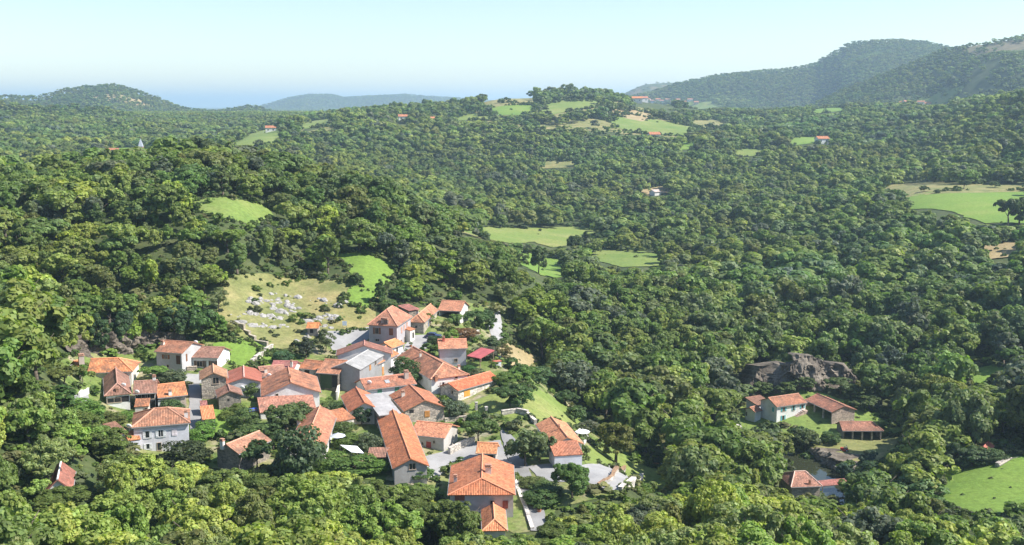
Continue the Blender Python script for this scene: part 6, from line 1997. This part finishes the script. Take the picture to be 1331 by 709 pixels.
# ------------------------------------------------------------------ undergrowth: bushes, bramble and long grass nobody could count
def undergrowth():
    g = np.random.default_rng(77)
    az = []; rr = []
    r = 118.0
    while r < 360:
        s = 1.9 if r < 300 else 2.8
        n = int(math.radians(56) * r / s)
        a = math.radians(-28) + (np.arange(n) + g.uniform(0, 1, n)) * s / r
        az.append(a); rr.append(r + g.uniform(-.5, .5, n) * s)
        r += s
    az = np.concatenate(az); r = np.concatenate(rr)
    x, y = r * np.sin(az), r * np.cos(az)
    keep = np.ones(len(x), bool)
    for o in list(bpy.data.objects):            # keep off every sheet that is mown, paved or water
        if o.parent is None and o.type == 'MESH' and o.get('kind') == 'structure':
            nm = o.name.split('.')[0]
            pr = {'car_park': 0, 'village_square': 0, 'courtyard': 0, 'street': 0, 'gravel_terrace': 0, 'side_street': 0, 'alley': 0, 'river': 0, 'gravel_bank': .1, 'garden_path': 0, 'garden_lawn': .015, 'small_lawn': .03,
                  'grass_terrace': .08, 'hillside_meadow': .02, 'meadow_strip': .05, 'rocky_pasture': .17, 'grass_bank': .08, 'grass_plot': .05, 'farm_meadow': .015, 'lower_field': .012, 'dry_garden': .08,
                  'meadow_clearing': .05, 'village_ground': .55, 'farm_yard': .22}.get(nm)
            if pr is None: continue
            me = o.data
            V = np.empty(len(me.vertices) * 3); me.vertices.foreach_get('co', V); V = V.reshape(-1, 3)
            ed = {}
            for f in me.polygons:
                for e in f.edge_keys: ed[e] = ed.get(e, 0) + 1
            bd = [e for e, c in ed.items() if c == 1]
            b0 = V[[e[0] for e in bd]]; b1 = V[[e[1] for e in bd]]
            lo, hi = V.min(0), V.max(0)
            c = (x > lo[0]) & (x < hi[0]) & (y > lo[1]) & (y < hi[1])
            i = np.nonzero(c)[0]
            ins = np.zeros(len(i), bool)
            for p, q in zip(b0, b1):
                t = ((p[1] > y[i]) != (q[1] > y[i])) & (x[i] < (q[0] - p[0]) * (y[i] - p[1]) / (q[1] - p[1] + 1e-12) + p[0])
                ins ^= t
            rnd = g.random(len(i))
            keep[i[ins & (rnd > pr)]] = False
    for o in list(bpy.data.objects):            # and out of the buildings
        if o.type == 'EMPTY' and o.parent is None:
            wl = [c for c in o.children if c.name.split('.')[0] in ('wall', 'roof')]
            for c in wl:
                bb = np.array(c.bound_box); lo, hi = bb.min(0) - .5, bb.max(0) + .5
                th = o.rotation_euler.z
                dx, dy = x - o.location.x, y - o.location.y
                lx, ly = dx * math.cos(th) + dy * math.sin(th), -dx * math.sin(th) + dy * math.cos(th)
                keep &= ~((lx > lo[0]) & (lx < hi[0]) & (ly > lo[1]) & (ly < hi[1]))
    wild = vnoise(x / 9, y / 9, 51) + g.uniform(-.3, .3, len(x))
    keep &= wild > -.28
    k = np.nonzero(keep)[0]
    x, y, r = x[k], y[k], r[k]
    z = H(x, y)
    sz = np.clip(g.lognormal(-.15, .5, len(k)), .35, 2.6) * np.where(r > 300, 1.3, 1)
    me = bpy.data.meshes.new('undergrowth')
    me.vertices.add(len(k)); me.vertices.foreach_set('co', np.stack([x, y, z - .15], -1).astype(np.float32).ravel())
    pal = np.array([(.13, .19, .045), (.10, .155, .04), (.17, .21, .06), (.20, .20, .085), (.11, .13, .06), (.15, .22, .045)])
    tin = pal[g.integers(0, len(pal), len(k))] * g.uniform(.75, 1.2, (len(k), 1))
    fl = (g.random(len(k)) < .03) & (sz < .9)
    tin[fl] = np.array([(.30, .14, .06), (.34, .28, .07), (.28, .13, .12)])[g.integers(0, 3, fl.sum())]
    me.attributes.new('proto', 'INT', 'POINT').data.foreach_set('value', g.integers(0, 2, len(k)).astype(np.int32))
    me.attributes.new('scl', 'FLOAT_VECTOR', 'POINT').data.foreach_set('vector', np.stack([sz * .16, sz * .16, sz * .10 * g.uniform(.7, 1.4, len(k))], -1).astype(np.float32).ravel())
    me.attributes.new('rot', 'FLOAT_VECTOR', 'POINT').data.foreach_set('vector', np.stack([0 * x, 0 * x, g.uniform(0, 6.28, len(k))], -1).astype(np.float32).ravel())
    me.attributes.new('tint', 'FLOAT_COLOR', 'POINT').data.foreach_set('color', np.column_stack([tin, np.ones(len(k))]).astype(np.float32).ravel())
    o = link_mesh('undergrowth', me)
    tag(o, kind='stuff')
    scatter_nodes(o, [CROWN['tuft', 0], CROWN['tuft', 1]])
    return len(k)


CROWN['tuft', 0] = crown_mesh('bush', 81, 14, 150, 1.5, R=4.6, z0=-1.5, z1=9.5)
CROWN['tuft', 1] = crown_mesh('bush', 82, 10, 110, 1.6, R=5.0, z0=-2.0, z1=8.5)
print('undergrowth', undergrowth())



def hedgerows():
    """ragged bushes along the edges of the fields, past counting"""
    g = np.random.default_rng(91)
    P = []; S = []
    for q, r, clear in EDGES:
        if not clear: continue
        base = 1.0 if r < 380 else 1.8 + r * .0013
        n = len(q)
        for k in range(n):
            a, b = q[k], q[(k + 1) % n]
            L = np.linalg.norm(b - a)
            if 380 < r < 1000 and np.linalg.norm((a + b) / 2) < r * 1.005: continue
            m = int(L / (base * .55)) + 1
            for j in range(m):
                p = a + (b - a) * (j + g.random()) / m
                if vnoise(np.array([p[0] / base / 5]), np.array([p[1] / base / 5]), 61)[0] < -.12: continue
                P.append(p + g.normal(0, base * .55, 2)); S.append(base * g.lognormal(-.25, .45))
        c = q.mean(0)
        ext = np.abs(q - c).max(0)
        for j in range(int(6 if r > 380 else 10)):
            p = c + g.uniform(-1, 1, 2) * ext * .9
            if inside(np.array([p[0]]), np.array([p[1]]), q)[0]:
                P.append(p); S.append(base * g.uniform(.25, .8))
    P = np.array(P); S = np.array(S)
    z = H(P[:, 0], P[:, 1])
    me = bpy.data.meshes.new('hedgerow_bushes')
    n = len(P)
    me.vertices.add(n); me.vertices.foreach_set('co', np.column_stack([P, z - .1]).astype(np.float32).ravel())
    pal = np.array([(.10, .15, .045), (.085, .13, .04), (.14, .18, .055), (.12, .14, .06)])
    tin = pal[g.integers(0, 4, n)] * g.uniform(.75, 1.2, (n, 1))
    me.attributes.new('proto', 'INT', 'POINT').data.foreach_set('value', g.integers(0, 2, n).astype(np.int32))
    me.attributes.new('scl', 'FLOAT_VECTOR', 'POINT').data.foreach_set('vector', np.stack([S * .13, S * .13, S * .11], -1).astype(np.float32).ravel())
    me.attributes.new('rot', 'FLOAT_VECTOR', 'POINT').data.foreach_set('vector', np.stack([0 * S, 0 * S, g.uniform(0, 6.28, n)], -1).astype(np.float32).ravel())
    me.attributes.new('tint', 'FLOAT_COLOR', 'POINT').data.foreach_set('color', np.column_stack([tin, np.ones(n)]).astype(np.float32).ravel())
    o = link_mesh('hedgerow_bushes', me)
    tag(o, kind='stuff')
    scatter_nodes(o, [CROWN['tuft', 0], CROWN['tuft', 1]])


hedgerows()

# ------------------------------------------------------------------ labels of the wild trees: by tone, size and what they stand beside
MARKS = {'pyramid roofed house': (506, 425), 'big gabled house': (376, 510), 'large corner house': (630, 630), 'bright roofed house': (730, 570), 'riverside farmhouse': (1030, 540), 'riverside cart shed': (1120, 556),
         'old mill': (1050, 625), 'lower field': (1290, 630), 'lavender white house': (208, 560), 'tall chimney shed': (105, 475), 'two storey grey house': (220, 465), 'rocky pasture': (370, 400), 'hillside meadow': (300, 273),
         'bright meadow strip': (485, 350), 'open fronted barn': (585, 405), 'garden lawn': (690, 530), 'grass terrace': (820, 605), 'cliff by the river farm': (1040, 490), 'valley meadows': (720, 320), 'vivid green field': (1270, 265),
         'red pavilion': (78, 625), 'photo bottom left corner': (20, 690), 'photo bottom right corner': (1310, 690), 'long orange barn': (625, 498), 'rusty red shed': (1280, 580), 'long orange roof': (530, 600),
         'stone gabled barn': (315, 580), 'photo left edge': (5, 430), 'photo right edge': (1325, 430), 'right hand clearing': (1290, 488), 'wooded ridge crest': (240, 215), 'bottom edge centre': (860, 700),
         'middle eastern woods': (930, 420), 'upper eastern woods': (1080, 380)}


def direction(dx, dy):
    if dx * dx + dy * dy < 700: return 'right beside the'
    a = math.degrees(math.atan2(-dy, dx)) % 360
    return ['to the right of the', 'above and right of the', 'above the', 'above and left of the', 'to the left of the', 'below and left of the', 'below the', 'below and right of the'][int((a + 22.5) // 45) % 8]


buck = {}
for (t, px, py, h, w) in INFO:
    nm, (mx, my) = min(MARKS.items(), key=lambda kv: (kv[1][0] - px) ** 2 + (kv[1][1] - py) ** 2)
    tint = [c for c in t.children if c.name.startswith('crown')][0]['tint']
    lum = .3 * tint[0] + .6 * tint[1]
    tone = 'bright' if lum > .155 else 'dark' if lum < .10 else 'mid green'
    if tint[0] > tint[1] * .82: tone = 'olive'
    shape = 'tall' if h > 12 else 'low' if h < 8.6 else 'rounded'
    if w > 1.22: shape = 'broad'
    d = direction(px - mx, py - my)
    buck.setdefault((tone, shape, d, nm), []).append((math.hypot(px - mx, py - my), t))
for (tone, shape, d, nm), lst in buck.items():
    lst.sort(key=lambda v: v[0])
    for k, (_, t) in enumerate(lst):
        lead = '' if len(lst) == 1 else ('nearest ' if k == 0 else ordinal(k) + ' nearest ')
        t['label'] = f'{lead}{tone} {shape} tree {d} {nm}'
        t['group'] = 'trees of the woods round the village'

# ------------------------------------------------------------------ the air
hz = MB()
hz.box((0, 0, (278 - 60) / 2), (74000, 74000, 338))
hm = bpy.data.materials.new('haze'); hm.use_nodes = True
nt = hm.node_tree; nt.nodes.clear()
pv = nt.nodes.new('ShaderNodeVolumePrincipled'); mo = nt.nodes.new('ShaderNodeOutputMaterial')
pv.inputs['Color'].default_value = (.60, .80, 1.0, 1)
pv.inputs['Density'].default_value = HAZE_DENSITY
pv.inputs['Anisotropy'].default_value = 0.25
nt.links.new(pv.outputs[0], mo.inputs['Volume'])
ho = hz.build('haze', hm)
tag(ho, kind='stuff')
